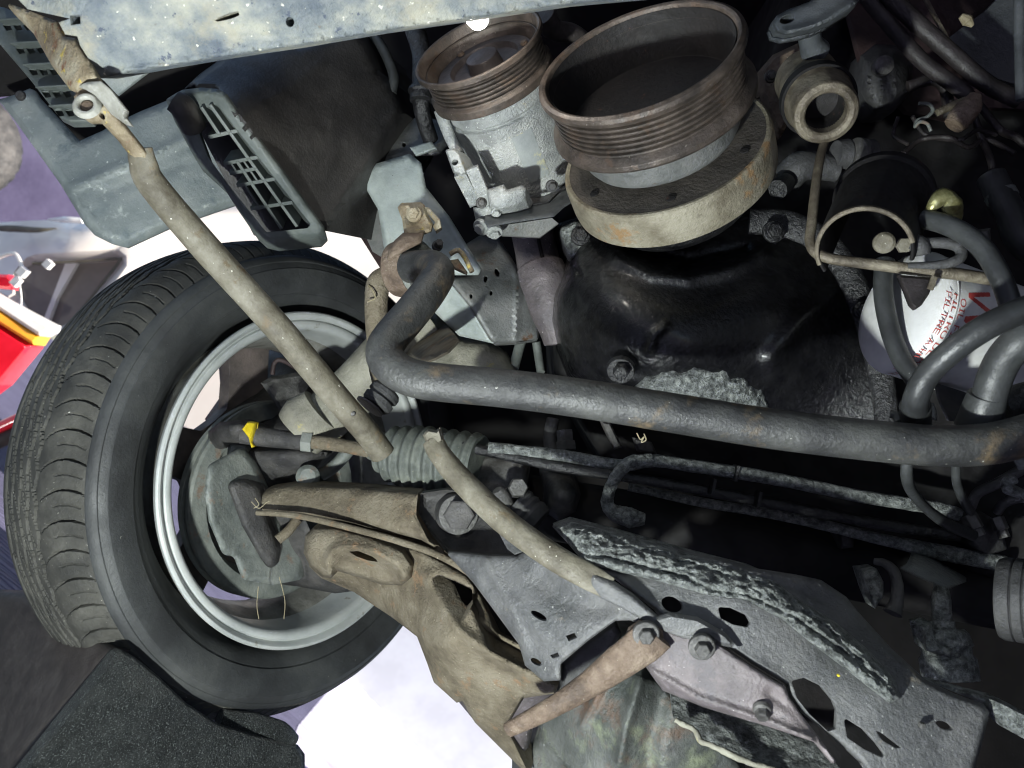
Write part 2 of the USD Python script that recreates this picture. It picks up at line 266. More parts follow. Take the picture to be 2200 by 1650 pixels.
grime('car_glass', (.22, .19, .17), (.27, .235, .21), (.33, .29, .26), 3, rough=(.05, .12), bump=.02, spec=.8)
grime('lens_red', (.62, .008, .02), (.72, .012, .03), (.8, .03, .05), 4, rough=(.1, .2), bump=.02, coat=.6)
grime('lens_amber', (.85, .30, .02), (.9, .40, .03), (.92, .48, .05), 4, rough=(.1, .2), bump=.02, coat=.6)
grime('lens_clear', (.75, .72, .68), (.82, .8, .77), (.86, .85, .83), 4, rough=(.1, .2), bump=.02, coat=.6)
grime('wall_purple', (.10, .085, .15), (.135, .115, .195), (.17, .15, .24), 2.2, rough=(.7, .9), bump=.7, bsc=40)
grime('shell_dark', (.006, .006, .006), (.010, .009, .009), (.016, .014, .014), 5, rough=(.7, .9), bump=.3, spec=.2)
# broom-finished concrete, the blue shade on it put into the dark colour
N = {'g': ('geometry', {}), 'mp': ('mapping', {'rotation': (0, 0, .5), 'scale': (1, .22, 1)}), 'n': ('noise_texture', {'scale': 1.1, 'detail': 8., 'roughness': .65}),
     'r': ('rgb_ramp', {'ramp': [(.3, (.055, .052, .10)), (.5, (.075, .07, .13)), (.7, (.10, .096, .165))]}), 'w': ('wave_texture', {'scale': 9., 'distortion': 7., 'detail': 4., 'detail_scale': 2.}),
     'b': ('bump', {'strength': .9, 'distance': .02}), 'n2': ('noise_texture', {'scale': 120., 'detail': 5.}), 'b2': ('bump', {'strength': .6, 'distance': .004}),
     'mx': ('mix_color', {'blend_type': 'multiply', 'fac': .55}), 'wr': ('rgb_ramp', {'ramp': [(.2, (.55, .55, .6)), (.6, (1, 1, 1))]}), 'p': ('principled_bsdf', {'roughness': .85})}
LOOK['concrete'] = usdkit.material(stage, '/World/Looks/concrete', N, [('g.position', 'mp.vector'), ('g.position', 'n.vector'), ('mp.vector', 'w.vector'), ('n.fac', 'r.fac'), ('w.fac', 'b.height'), ('g.position', 'n2.vector'), ('n2.fac', 'b2.height'),
    ('b.normal', 'b2.normal'), ('b2.normal', 'p.normal'), ('r.color', 'mx.a'), ('w.color', 'wr.fac'), ('wr.color', 'mx.b'), ('mx.result', 'p.base_color')], surface='p.BSDF')
grime('sun_painted_concrete', (.30, .285, .38), (.40, .385, .48), (.46, .445, .54), 6, rough=(.8, .9), bump=1., bsc=30)  # concrete with sunlit brightness put into its colour
grime('glare_white', (.74, .72, .72), (.8, .78, .78), (.84, .83, .82), 1.5, rough=(.8, .95), bump=.4, bsc=20)  # white for the added glare sheet
LOOK['glint_glow'] = usdkit.material(stage, '/World/Looks/glint_glow', {'e': ('emission', {'color': (1, .93, .82), 'strength': 60.})}, surface='e.emission')  # emission of the added glint
M = LOOK

# ---------------------------------------------------------------- the setting
g = usdkit.mesh(stage, '/World/driveway', (np.array([[-220, -220, 0], [220, -220, 0], [220, 220, 0], [-220, 220, 0.]]), np.array([[0, 1, 2], [0, 2, 3]])), M['concrete'])
for k, v in (('kind', 'structure'), ('label', 'broom-finished concrete driveway under the tyre, shade put into its blue grey'), ('category', 'driveway')): g.GetPrim().SetCustomDataByKey(k, v)
def G(px, py):
    d = V(px, py, 1) @ ROT.T; return EYE + d * (-EYE[2] / d[2])
def angle_on(px, py, d, C, axv):
    a, u, w = frame(axv); e = V(px, py, d) - C; e = e - a * (e @ a); return math.degrees(math.atan2(e @ w, e @ u))
def far(px, py, r):
    d = (V(px, py, 1) @ ROT.T)[:2]; return np.array([*(EYE[:2] + d / np.linalg.norm(d) * r), 0])
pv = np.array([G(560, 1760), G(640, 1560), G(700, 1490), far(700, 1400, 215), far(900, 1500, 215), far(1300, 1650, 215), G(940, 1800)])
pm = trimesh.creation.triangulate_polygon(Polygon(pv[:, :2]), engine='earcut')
g = usdkit.mesh(stage, '/World/painted_sun_patch', (np.column_stack([pm[0], np.full(len(pm[0]), .004)]), pm[1]), M['sun_painted_concrete'])  # lighter patch on the driveway, sunlight painted as a pale colour
for k, v in (('kind', 'structure'), ('label', 'pale ground patch at the bottom right of the tyre, sunlight put into its colour'), ('category', 'painted_sun_patch')): g.GetPrim().SetCustomDataByKey(k, v)
# dark back of the engine bay, and unseen sheets added to block light
t = thing('engine_bay', 'dark inside of the engine bay closing the view behind the engine, plus unseen sheets added to block light', 'engine bay', V(1500, 700, 1.6))
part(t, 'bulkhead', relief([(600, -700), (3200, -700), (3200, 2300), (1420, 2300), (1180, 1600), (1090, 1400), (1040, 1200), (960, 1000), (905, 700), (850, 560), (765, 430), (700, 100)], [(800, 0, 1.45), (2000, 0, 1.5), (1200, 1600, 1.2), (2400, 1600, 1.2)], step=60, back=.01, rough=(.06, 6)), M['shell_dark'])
part(t, 'overhead_light_block', (np.array([[-3, -4.5, 1.72], [1.0, -4.5, 1.72], [1.0, 1.25, 1.72], [-3, 1.25, 1.72]]) @ ROT - EYE @ ROT, np.array([[0, 1, 2], [0, 2, 3]])), M['shell_dark'], smooth=False)  # unseen sheet added overhead to cut sun and sky fill
part(t, 'side_light_block', (np.array([[1.15, -1.6, .6], [1.15, 1.4, .6], [1.3, 1.4, -1.7], [1.3, -1.6, -1.7]]), np.array([[0, 1, 2], [0, 2, 3]])), M['shell_dark'], smooth=False)  # unseen sheet added at the side against stray sky light
part(t, 'front_light_block', (np.array([[-.25, 1.0, .5], [1.4, 1.0, .5], [1.4, 1.1, -1.7], [-.25, 1.1, -1.7]]), np.array([[0, 1, 2], [0, 2, 3]])), M['shell_dark'], smooth=False)  # another unseen sheet, added to keep sky light out

# parked car beyond
t = thing('parked_car', 'pale beige car parked in bright sun beyond the tyre, window with dark trim', 'car', V(200, 560, 3.0))
part(t, 'body', relief([(-120, 486), (0, 478), (60, 474), (190, 470), (500, 430), (900, 330), (960, 600), (800, 1010), (560, 1000), (380, 930), (200, 790), (110, 712), (60, 676), (-120, 590)], [(-100, 480, 3.0), (900, 400, 3.3), (200, 700, 2.9), (100, 530, 2.88), (0, 485, 3.1)], holes=[[(72, 564), (254, 554), (258, 562), (160, 690), (105, 712), (60, 676), (46, 640), (46, 590)]], step=22, back=.9, rnd=18, drop=.06,
     ridges=[([(-100, 505), (60, 500), (180, 492)], 5, -.03), ([(60, 545), (260, 535)], 3, -.02)]), M['car_paint'])
part(t, 'side_window', relief([(66, 560), (258, 550), (262, 564), (165, 694), (104, 720), (40, 690), (40, 580)], [(50, 600, 2.95), (250, 560, 3.0), (100, 700, 2.95)], step=20, back=.01), M['car_glass'])
part(t, 'window_trim', tube([(70, 566, 2.88), (160, 562, 2.9), (252, 556, 2.92), (256, 562, 2.92), (235, 590, 2.92), (150, 696, 2.9)], .005, n=10), M['car_trim'])
part(t, 'door_moulding', tube([(-60, 490, 2.95), (20, 491, 2.9), (80, 494, 2.87), (122, 491, 2.87)], [.006, .012, .01, .002], n=10), M['car_trim'])
part(t, 'drip_rail', tube([(105, 472, 2.92), (140, 472, 2.88), (178, 474, 2.88)], [.004, .012, .01], n=10), M['lens_clear'])
part(t, 'window_pillar', relief([(140, 566), (165, 565), (122, 640), (104, 690), (92, 690)], [(140, 566, 2.93), (165, 565, 2.93), (104, 690, 2.92)], step=12, back=.02), M['car_paint'])
t = thing('tail_lamp', 'red tail lamp with amber band and clear strip at left edge', 'tail lamp', V(20, 740, 2.4))
part(t, 'red_lens', relief([(-70, 650), (0, 699), (70, 743), (0, 827), (-70, 880)], [(0, 700, 2.4), (70, 743, 2.42), (0, 825, 2.4)], step=14, back=.06, rnd=10, drop=.015, rc=4), M['lens_red'])
part(t, 'amber_lens', relief([(-70, 625), (0, 668), (84, 723), (72, 741), (0, 696), (-70, 648)], [(0, 668, 2.4), (84, 723, 2.42), (0, 696, 2.395)], step=10, back=.06, rnd=5, drop=.008), M['lens_amber'])
part(t, 'clear_lens', relief([(-70, 600), (0, 641), (50, 668), (108, 698), (104, 712), (85, 722), (0, 666), (-70, 623)], [(0, 641, 2.4), (106, 698, 2.42), (0, 666, 2.395)], step=10, back=.06, rnd=6, drop=.01), M['lens_clear'])
t = thing('bulb_plug', 'orange bulb holder with white plug hanging on a wire by the parked car', 'bulb holder', V(25, 600, 2.45))
part(t, 'bulb_holder', relief([(-20, 588), (18, 590), (30, 604), (26, 622), (-20, 618)], [(0, 600, 2.45)], step=6, back=.03, rnd=6, drop=.01), M['lens_red'])
part(t, 'plug', join(bar(V(28, 612, 2.43), V(42, 598, 2.43), .02, .02), bar(V(43, 592, 2.42), V(56, 578, 2.42), .022, .022), bar(V(98, 574, 2.42), V(110, 562, 2.42), .02, .02)), M['lens_clear'], smooth=False)
part(t, 'wire', tube([(42, 606, 2.42), (46, 640, 2.42), (44, 668, 2.42)], .002, n=8), M['lens_clear'])
part(t, 'wire', tube([(50, 580, 2.42), (30, 545, 2.45), (-20, 560, 2.45)], .006, n=8), M['car_paint'])
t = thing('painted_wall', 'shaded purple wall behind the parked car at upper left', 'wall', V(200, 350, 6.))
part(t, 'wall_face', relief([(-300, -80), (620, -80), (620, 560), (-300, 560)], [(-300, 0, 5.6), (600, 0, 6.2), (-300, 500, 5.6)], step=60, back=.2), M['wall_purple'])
t = thing('added_glare_wall', 'bright white sheet added for the glare at the bottom of the view', 'wall', V(1000, 1560, 12.))
part(t, 'wall_face', relief([(700, 1300), (1000, 1180), (1400, 1500), (1400, 1800), (1000, 1900), (700, 1700), (640, 1450)], [(700, 1300, 14.), (1000, 1180, 15.), (1400, 1800, 11.), (1050, 1760, 11.)], step=60, back=.3), M['glare_white'])  # added white sheet standing in for the glare beyond the ground
t = thing('spare_tyre', 'worn grey tyre cut by the left edge in front of the purple wall', 'tyre', V(-70, 320, 3.2))
C = V(-120, 318, 3.2); pr = [(.0, .12), (0, .17), (.02, .21), (.05, .225), (.15, .225), (.18, .21), (.2, .17), (.2, .12)]
part(t, 'tread', lathe(pr, C, (.75, .1, .6), 90, disp=lambda S, A: -.008 * ((np.sin(A * 34 + S * 40) > .75) & (np.abs(S - .1) < .09))), M['hub_dark'])
t = thing('red_bar', 'thin red bar low at the left edge beside the tyre tread', 'bar', V(10, 920, 2.))
part(t, 'bar', tube([(-60, 945, 2.), (50, 895, 2.05)], .014, n=14), M['lens_red'])
part(t, 'sill', tube([(-60, 975, 2.), (50, 925, 2.05)], .018, n=14), M['inner_red'])

# ramp
OUT = -AX
t = thing('wheel_ramp', 'black plastic wheel ramp with gritty side cradling the tyre bottom', 'ramp', V(400, 1600, .9))
part(t, 'cradle', relief([(248, 1402), (262, 1396), (290, 1412), (340, 1452), (400, 1510), (470, 1556), (540, 1578), (600, 1590), (640, 1600), (655, 1620), (655, 1650), (640, 1760), (-60, 1800), (50, 1650), (150, 1525)], [(250, 1400, .84), (640, 1600, 1.0), (60, 1650, .79), (640, 1700, .98)], step=8, rc=6, rnd=9, drop=.006, back=.012, ext=OUT, rough=(.0012, 700)), M['ramp_grit'])
part(t, 'end_wall', relief([(-60, 1262), (0, 1266), (50, 1268), (95, 1278), (130, 1300), (200, 1352), (262, 1396), (150, 1532), (45, 1660), (-20, 1800), (-80, 1800)], [(0, 1270, 1.06), (250, 1400, .845), (60, 1650, .825), (-50, 1650, .93)], step=12, rnd=26, drop=.03, back=.2, ext=(.1, -.3, -1)), M['ramp_smooth'])
part(t, 'stop_lip', tube([(470, 1545, .97), (540, 1560, .99), (600, 1575, 1.0), (632, 1592, 1.01)], [.012, .016, .014, .008], n=16), M['ramp_grit'])

# front wheel
C0 = V(670, 1027, 1.07)
t = thing('front_wheel', 'large black tyre with curved shoulder grooves on a silver rim, left', 'wheel', C0)
R0 = .311; TW = .188
sh = [(.040, .217), (.020, .222), (.008, .232), (-.002, .246), (-.006, .258), (-.006, .268), (-.003, .276), (.0, .281)]
prof = [(.055, .205)] + sh + [(.003, .284), (.007, .2875)] + [(s,   .2875 + .0235 * np.sin(np.clip((s - .007) / .05, 0, 1) * np.pi / 2)) for s in np.linspace(.009, .055, 26)] + [(s, R0 + .002 * (1 - ((s - .094) / .04) ** 2)) for s in np.linspace(.057, .131, 48)]
prof = prof + [(TW - s, r) for s, r in prof[:36][::-1]]
def tread(S, A):
    d = np.zeros_like(S); k = 60
    sn = np.clip((S - .004) / .05, 0, 1.0)                       # curved shoulder grooves
    for side, ss in ((0, S), (1, TW - S)):
        q = np.clip((ss - .004) / .052, -1, 2); ph = (A * (1 if side == 0 else -1) * k / (2 * np.pi) + 1.5 * (q - .45) ** 2 + .15 * q) % 1.0
        w = .036 * np.clip(1.6 * (1 - np.abs(q - .45) * 1.7), .25, 1)
        d -= .0060 * (np.abs(ph - .5) < w) * (q > .0) * (q < 1.0)
        ph2 = (ph + .5) % 1; d -= .0018 * (np.abs(ph2 - .5) < .03) * (q > .12) * (q < .62)
    for c, amp, f in ((.060, .0012, 62), (.077, .0022, 31), (.094, .002, 31), (.112, .0022, 31), (.130, .0012, 62)):
        d -= .006 * (np.abs(S - c - amp * np.sin(A * f + c * 300)) < .0024)
    ctr = (S > .058) & (S < .13)
    ph = (A * 31 / (2 * np.pi) - (S - .094) * 48) % 1; d -= .005 * ctr * (np.abs(ph - .5) < .03)
    ph = (A * 62 / (2 * np.pi) - (S - .094) * 64 + .3) % 1; d -= .003 * ctr * (np.abs(ph - .5) < .035)
    return d
part(t, 'tyre', lathe(np.array(prof)[9:-9], C0, OUT, 2200, disp=tread), M['tyre_tread'], smooth=28)
tp = t + '/tyre'
def ring(S, A):
    d = np.zeros_like(S); 
    return d
side = [(.052, .200), (.040, .213), (.020, .2185), (.010, .229), (.004, .236), (.0035, .2375), (.0005, .2385), (-.003, .246), (-.006, .256), (-.0072, .264), (-.0072, .270), (-.0062, .2705), (-.0058, .2715), (-.0045, .2745), (-.0025, .278), (-.003, .279), (-.002, .281), (0., .2835), (.003, .2862), (.006, .2872), (.012, .285), (.03, .28)]
part(tp, 'sidewall', lathe(side, C0, OUT, 220), M['tyre_side'])
part(tp, 'sidewall', lathe([(TW - s, r) for s, r in side], C0, OUT, 160), M['tyre_side'])
rim = [(.030, .196), (.012, .210), (.004, .2145), (-.002, .2155), (-.004, .2140), (-.0045, .2110), (-.002, .2080), (.0015, .2064), (.0035, .2056), (.0035, .2044), (.0005, .2030), (-.0005, .2000), (.0002, .1965), (.003, .1935), (.008, .1915), (.020, .1900), (.05, .187), (.075, .176), (.115, .172), (.130, .178), (.150, .186), (.172, .197), (.178, .206), (.182, .214)]
part(t, 'rim', lathe(rim[:17], C0, OUT, 200), M['rim_silver'])
part(t, 'barrel', lathe(rim[16:], C0, OUT, 200), M['barrel_dust'])
# spoke face with five windows
ax, uu, ww = frame(OUT)
ring_p = Polygon(ell(0, 0, .19, n=120)).difference(Polygon(ell(0, 0, .03, n=24)))
# window directions given in picture terms
def ang(dx, dy):
    e = np.array([dx, dy, 0.]); e -= ax * (e @ ax); return math.atan2(e @ ww, e @ uu)
base = ang(-.74, .62)
for k in range(5):
    a0 = base + k * 2 * np.pi / 5; wpoly = [(r * math.cos(a0 + s * w), r * math.sin(a0 + s * w)) for r, s, w in ((.095, -1, .26), (.135, -1, .40), (.180, -1, .44), (.184, -.5, .4), (.185, 0, 0), (.184, .5, .4), (.180, 1, .44), (.135, 1, .40), (.095, 1, .26), (.09, 0, 0))]
    ring_p = ring_p.difference(Polygon(wpoly).buffer(-.008).buffer(.008))
sp = trimesh.creation.extrude_polygon(ring_p, .022, engine='earcut'); sv = np.asarray(sp.vertices)
part(t, 'spoke_face', (C0 + OUT * .135 + sv[:, :1] * uu + sv[:, 1:2] * ww + sv[:, 2:] * ax, sp.faces), M['rim_spoke'], smooth=30)
part(t, 'hub', lathe([(.06, 0), (.06, .055), (.07, .062), (.14, .07), (.165, .06), (.165, 0)], C0, OUT, 60), M['hub_dark'])

# brake and hub carrier
t = thing('brake_assembly', 'dusty brake disc with grey splash plate inside the wheel', 'brake', V(590, 1070, 1.1))
CB = V(600, 1072, 1.10)
part(t, 'disc', lathe([(.05, .03), (.05, .085), (.0, .108), (0, .128), (.003, .131), (.009, .131), (.010, .128), (.012, .122), (.018, .122), (.019, .130), (.026, .131), (.028, .128), (.028, .05)], CB, OUT, 120), M['brake_steel'])
part(t, 'splash_plate', relief([(472, 985), (446, 1000), (440, 1060), (448, 1120), (482, 1200), (500, 1190), (520, 1245), (590, 1256), (650, 1245), (660, 1180), (600, 1120), (570, 1040), (545, 990), (520, 960)], [(440, 1000, .91), (500, 1200, .94), (640, 1240, 1.02), (580, 1060, 1.0)], step=9, rc=16, rnd=9, drop=.006, back=.006, ridges=[([(490, 1192), (570, 1185)], 4, -.004)]), M['brake_steel'])
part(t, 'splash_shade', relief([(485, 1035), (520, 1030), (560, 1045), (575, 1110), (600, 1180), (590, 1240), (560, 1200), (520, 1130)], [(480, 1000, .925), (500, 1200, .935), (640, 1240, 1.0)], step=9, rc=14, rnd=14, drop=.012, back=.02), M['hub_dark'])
part(t, 'pad_tab', relief([(490, 960), (500, 948), (534, 950), (536, 985), (524, 1008), (482, 1008)], [(490, 960, .99), (536, 985, 1.0), (490, 1008, .99)], step=8, rnd=6, drop=.006, back=.02, rc=4), M['brake_steel'])
part(t, 'caliper', relief([(470, 790), (520, 752), (590, 742), (700, 770), (740, 830), (700, 900), (640, 935), (540, 945), (455, 930), (440, 900), (475, 850)], [(470, 800, 1.22), (700, 800, 1.15), (560, 930, 1.06), (600, 840, 1.16)], step=12, rnd=30, drop=.05, back=.06, rough=(.02, 30)), M['hub_dark'])
t2 = part(t, 'knuckle', relief([(530, 960), (640, 955), (720, 965), (690, 1010), (640, 1040), (560, 1060), (520, 1090), (500, 1060), (490, 1010)], [(500, 1000, 1.02), (700, 980, 1.0), (560, 1060, 1.04), (600, 1000, .995)], step=10, rnd=30, drop=.05, back=.1, rough=(.015, 40)), M['hub_dark'])
part(t, 'bracket', relief([(560, 822), (585, 808), (640, 800), (690, 802), (660, 850), (618, 902), (600, 880)], [(560, 822, 1.06), (690, 802, 1.1), (618, 902, 1.05)], step=10, back=.012, rnd=8, drop=.006), M['bolt_steel'])
part(t, 'brake_line', tube([(585, 805, 1.06), (590, 780, 1.06), (605, 774, 1.06), (640, 792, 1.07)], .003, n=10), M['inner_red'])
part(t, 'lower_knuckle', relief([(520, 1110), (600, 1090), (660, 1110), (700, 1200), (760, 1270), (720, 1275), (640, 1260), (560, 1250), (555, 1190)], [(520, 1110, 1.03), (760, 1270, 1.02), (560, 1250, 1.07)], step=12, rnd=20, drop=.02, back=.05, rough=(.012, 40)), M['hub_dark'])
part(t, 'pinch_bolt', tube([(640, 1115, .99), (618, 1142, .985), (596, 1160, .98)], .006, n=14), M['tan_dirt'])
part(t, 'hub_rod', tube([(760, 955, 1.02), (720, 1000, 1.02), (690, 1020, 1.02)], .008, n=14), M['brake_steel'])
part(t, 'ball_stud', lathe([(0, 0), (0, .014), (.01, .014), (.014, .009), (.014, 0)], V(662, 1025, .99), (.2, .2, 1), 20), M['brake_steel'])
t = thing('suspension_strut', 'pale dusty strut tube running up behind the sway bar end link', 'strut', V(740, 850, 1.02))
part(t, 'strut_tube', tube([(930, 690, .99), (860, 740, .99), (770, 830, 1.0), (700, 895, 1.0), (650, 935, 1.0)], [.034, .034, .032, .031, .029], n=36), M['strut_tan'])
part(t, 'collar', tube([(690, 880, .985), (660, 905, .985), (640, 925, .985)], [.029, .034, .03], n=30), M['strut_tan'])

# tie rod
t = thing('tie_rod', 'dirty tie rod with yellow paint mark running into the ribbed boot', 'tie rod', V(620, 945, .97))
part(t, 'rod_end', relief([(448, 926), (470, 908), (520, 902), (560, 918), (566, 945), (540, 962), (500, 960), (462, 968), (446, 950)], [(450, 930, 1.0), (560, 930, .98), (500, 965, .99), (505, 930, .96)], step=8, rnd=24, drop=.03, back=.03, rough=(.008, 60)), M['hub_dark'])
part(t, 'sleeve', tube([(520, 932, .97), (560, 938, .97), (620, 945, .965), (668, 950, .96)], [.0115, .0115, .0105, .0105], n=24, wob=.1), M['hub_dark'])
part(t, 'lock_nut', lathe([(0, 0), (0, .0125), (.012, .0125), (.012, 0)], V(650, 948, .96), V(668, 950, .96) - V(650, 948, .96), 6), M['brake_steel'], smooth=False)
part(t, 'rod', tube([(660, 949, .96), (720, 955, .95), (800, 970, .94)], .0078, n=22, wob=.08), M['tan_dirt'])
part(t, 'paint_mark', relief([(520, 922), (532, 906), (550, 908), (546, 930), (542, 950), (548, 960), (540, 962), (534, 940)], [(535, 930, .945), (550, 908, .95), (540, 960, .955)], step=4, rnd=5, drop=.004, back=.012), M['yellow_paint'])
cb = V(795, 968, .945); eb = V(1030, 1004, .90); axb = eb - cb; Lb = np.linalg.norm(axb)
pr = []
for i in range(121):
    u = i / 120; r0 = np.interp(u, [0, .06, .1, .22, .45, .8, 1], [.010, .012, .020, .030, .0345, .035, .035])
    pr.append((u * Lb, r0 + (.0026 * np.cos(u * 2 * np.pi * 9.5) if .1 < u < .97 else 0)))
t = thing('rack_boot', 'ribbed grey rubber bellows between the tie rod and the steering rack', 'bellows', cb)
part(t, 'bellows', lathe([(0, 0)] + pr + [(Lb, 0)], cb, axb, 80, wob=.0012), M['boot_rubber'])
part(t, 'clip', lathe([(.012, .013), (.012, .0175), (.018, .019), (.018, .013)], cb, axb, 40), M['brake_steel'])
# front crossmember and what hangs on it
t = thing('front_crossmember', 'chipped blue grey crossmember with rust along the top edge', 'crossmember', V(700, 40, .62))
part(t, 'rail', relief([(-40, -120), (1700, -120), (1430, -12), (1232, 6), (1030, 36), (820, 66), (640, 97), (480, 121), (330, 146), (214, 168), (205, 150), (172, 98), (166, 78), (140, 74), (126, 48), (150, 40), (60, 20), (20, -20)],
     [(0, -120, .60), (1600, -120, .60), (150, 38, .590), (560, -4, .590), (900, -50, .592), (212, 168, .625), (480, 120, .625), (820, 66, .625), (1230, 6, .625), (400, 60, .607), (800, 10, .607)],
     holes=[[(150, 33), (172, 32), (173, 51), (152, 54)], [(456, 48), (470, 38), (495, 27), (512, 24), (514, 33), (500, 39), (480, 44)], ell(623, 47, 9, 11, -20)], step=9, back=.03, ext=(0, .35, -1), ridges=[([(250, 160), (480, 117), (820, 62), (1230, 2)], 7, .004)], rough=(.003, 45)), M['beam_paint'])
for x, y, r in ((300, 20, 5), (398, 86, 6), (720, 30, 4)):
    part(t, 'weld_spot', lathe([(0, 0), (0, r * .00035), (.001, r * .0003), (.0015, 0)], V(x, y, .62), (0, .3, 1), 14), M['galvanised'])
t = thing('tow_bracket', 'muddy tan bracket with bent pale lip at the upper left crossmember end', 'bracket', V(170, 140, .62))
part(t, 'plate', relief([(10, 4), (60, 22), (122, 46), (134, 78), (162, 82), (196, 140), (214, 172), (186, 178), (166, 196), (150, 192), (112, 142), (72, 72), (30, 30)], [(10, 4, .66), (122, 46, .63), (214, 172, .605), (150, 192, .62), (70, 70, .66), (150, 120, .618)], step=8, rc=4, rnd=9, drop=.004, back=.006, rough=(.003, 60)), M['dirty_bracket'])
part(t, 'bent_lip', relief([(163, 186), (188, 176), (216, 174), (236, 190), (256, 216), (272, 236), (270, 252), (284, 270), (268, 266), (240, 246), (205, 205), (180, 190)], [(163, 186, .615), (216, 174, .598), (272, 236, .60), (284, 270, .605), (220, 215, .61)], step=7, rnd=6, drop=.003, back=.004, ridges=[([(185, 180), (250, 240), (280, 268)], 7, .004)]), M['galvanised'])
t = thing('vent_panel', 'small slotted grey plastic panel at the upper left corner', 'panel', V(90, 160, .74))
cells = []
for i, (x, y) in enumerate([(2, 42), (28, 92), (54, 138), (80, 186), (106, 226)]):
    for k in range(3):
        x0, y0 = x + 4 + k * 22 + i * 2, y + 8; cells.append([(x0, y0 + 4), (x0 + 14, y0 + 1), (x0 + 20, y0 + 14), (x0 + 8, y0 + 16)])
part(t, 'slotted_plate', relief([(-30, 10), (10, 16), (60, 40), (110, 130), (160, 195), (204, 250), (196, 261), (150, 262), (126, 250), (60, 165), (-30, 60)], [(-30, 20, .78), (204, 255, .72), (60, 165, .74)], holes=cells, step=9, rc=5, rnd=5, drop=.002, back=.012, ext=(-.2, -.1, -1)), M['grille_plastic'])
for i, (x, y) in enumerate([(2, 42), (28, 92), (54, 138), (80, 186), (106, 226)]):
    part(t, 'rib', bar(V(x + 2 + i * 2, y + 6, .765 - .01 * i), V(x + 72 + i * 2, y + 2, .755 - .01 * i), .012, .0015, (0, 1, 0)), M['grille_plastic'], smooth=False)

t = thing('splash_shield', 'large dusty blue grey plastic splash shield at upper left', 'splash shield', V(300, 380, .92))
part(t, 'sheet', relief([(-4, 214), (30, 204), (64, 190), (74, 194), (84, 210), (170, 303), (222, 280), (240, 268), (300, 240), (240, 200), (320, 140), (200, 150), (220, 100), (640, 60), (640, 140), (478, 122), (276, 246), (300, 240), (520, 150), (620, 300), (610, 440), (540, 428), (500, 442), (372, 486), (272, 532), (240, 524), (204, 506), (182, 482), (130, 396), (76, 320), (30, 256)],
     [(0, 214, .96), (320, 145, .98), (600, 120, 1.02), (600, 430, 1.0), (240, 520, .92), (130, 390, .93), (350, 330, .95)], step=11, rc=3, rnd=12, drop=.01, back=.005, ridges=[([(160, 400), (330, 330), (420, 290)], 9, .006), ([(215, 420), (400, 350)], 7, -.003), ([(60, 300), (130, 390), (190, 480)], 8, .006)], rough=(.006, 14)), M['shield_plastic'])
part(t, 'upper_fold', relief([(205, 158), (330, 140), (322, 150), (252, 204), (226, 176)], [(205, 158, .86), (330, 140, .88), (252, 204, .88)], step=9, back=.004), M['shield_plastic'])
part(t, 'cavity_dark_sheet', relief([(-120, 20), (-120, -120), (620, -120), (620, 260), (330, 330), (100, 330), (20, 200), (-120, 210)], [(20, 120, 1.0), (620, 40, 1.1), (100, 330, 1.06)], step=30, back=.01), M['shell_dark'])  # dark sheet standing in for the unlit hollow behind
for px, py in ((45, 206),):
    part(t, 'push_pin', lathe([(0, 0), (0, .006), (.003, .005), (.004, 0)], V(px, py, .945), (0, 0, 1), 16), M['black_plastic'])

# brake cooling duct
t = thing('air_duct', 'black plastic air duct with grey grid grille beside the compressor', 'duct', V(600, 300, .85))
part(t, 'housing', relief([(392, 194), (430, 158), (480, 122), (640, 98), (770, 62), (792, 100), (812, 150), (846, 178), (862, 214), (872, 244), (800, 360), (700, 497), (672, 480), (584, 362), (490, 236), (474, 206), (462, 194)],
     [(392, 194, .765), (480, 122, .86), (770, 62, .96), (872, 244, .97), (700, 497, .84), (500, 216, .765), (600, 350, .80)], step=12, rc=3, rnd=14, drop=.012, back=.16, ext=(.2, .1, -1), ridges=[([(505, 262), (640, 175), (690, 135)], 3, .004), ([(600, 370), (660, 310), (760, 220)], 3, .004), ([(660, 420), (740, 310), (850, 235)], 3, .0035), ([(860, 226), (700, 490)], 12, .004)]), M['black_plastic'])
Q = [np.array(V(412, 236, .755)), np.array(V(468, 222, .752)), np.array(V(668, 484, .826)), np.array(V(570, 498, .836))]
def qd(u, v): return Q[0] * (1 - u) * (1 - v) + Q[1] * u * (1 - v) + Q[2] * u * v + Q[3] * (1 - u) * v
fr_out = [(356, 214), (378, 200), (392, 193), (432, 188), (468, 191), (488, 202), (504, 226), (600, 352), (696, 486), (700, 500), (686, 514), (592, 524), (566, 518), (545, 498), (495, 425), (475, 393), (421, 344), (376, 262)]
part(t, 'grille_frame', relief(fr_out, [(356, 214, .765), (470, 190, .750), (700, 498, .832), (570, 520, .842), (500, 226, .752)], holes=[[(411, 240), (466, 224), (668, 482), (660, 490), (572, 499), (503, 413), (446, 335)]], step=9, rc=4, rnd=9, drop=.006, back=.03, ext=(-.15, -.1, -1)), M['grille_plastic'])
rows = [.0, .21, .42, .50, .60, .80, 1.0]; nq = nrm(np.cross(Q[1] - Q[0], Q[3] - Q[0])); nq = nq if nq[2] < 0 else -nq
for i, v in enumerate(rows[1:-1]):
    a, b = (0, 1) if i != 2 else (.0, .75); part(t, 'slat', bar(qd(a, v) + nq * .014, qd(b, v) + nq * .014, .0036, .026, nq), M['grille_plastic'], smooth=False)
for u in (.36, .70):
    for i in range(6):
        if u == .36 and i == 1: continue
        part(t, 'slat', bar(qd(u, rows[i]) + nq * .013, qd(u, rows[i + 1]) + nq * .013, .0032, .025, nq), M['grille_plastic'], smooth=False)
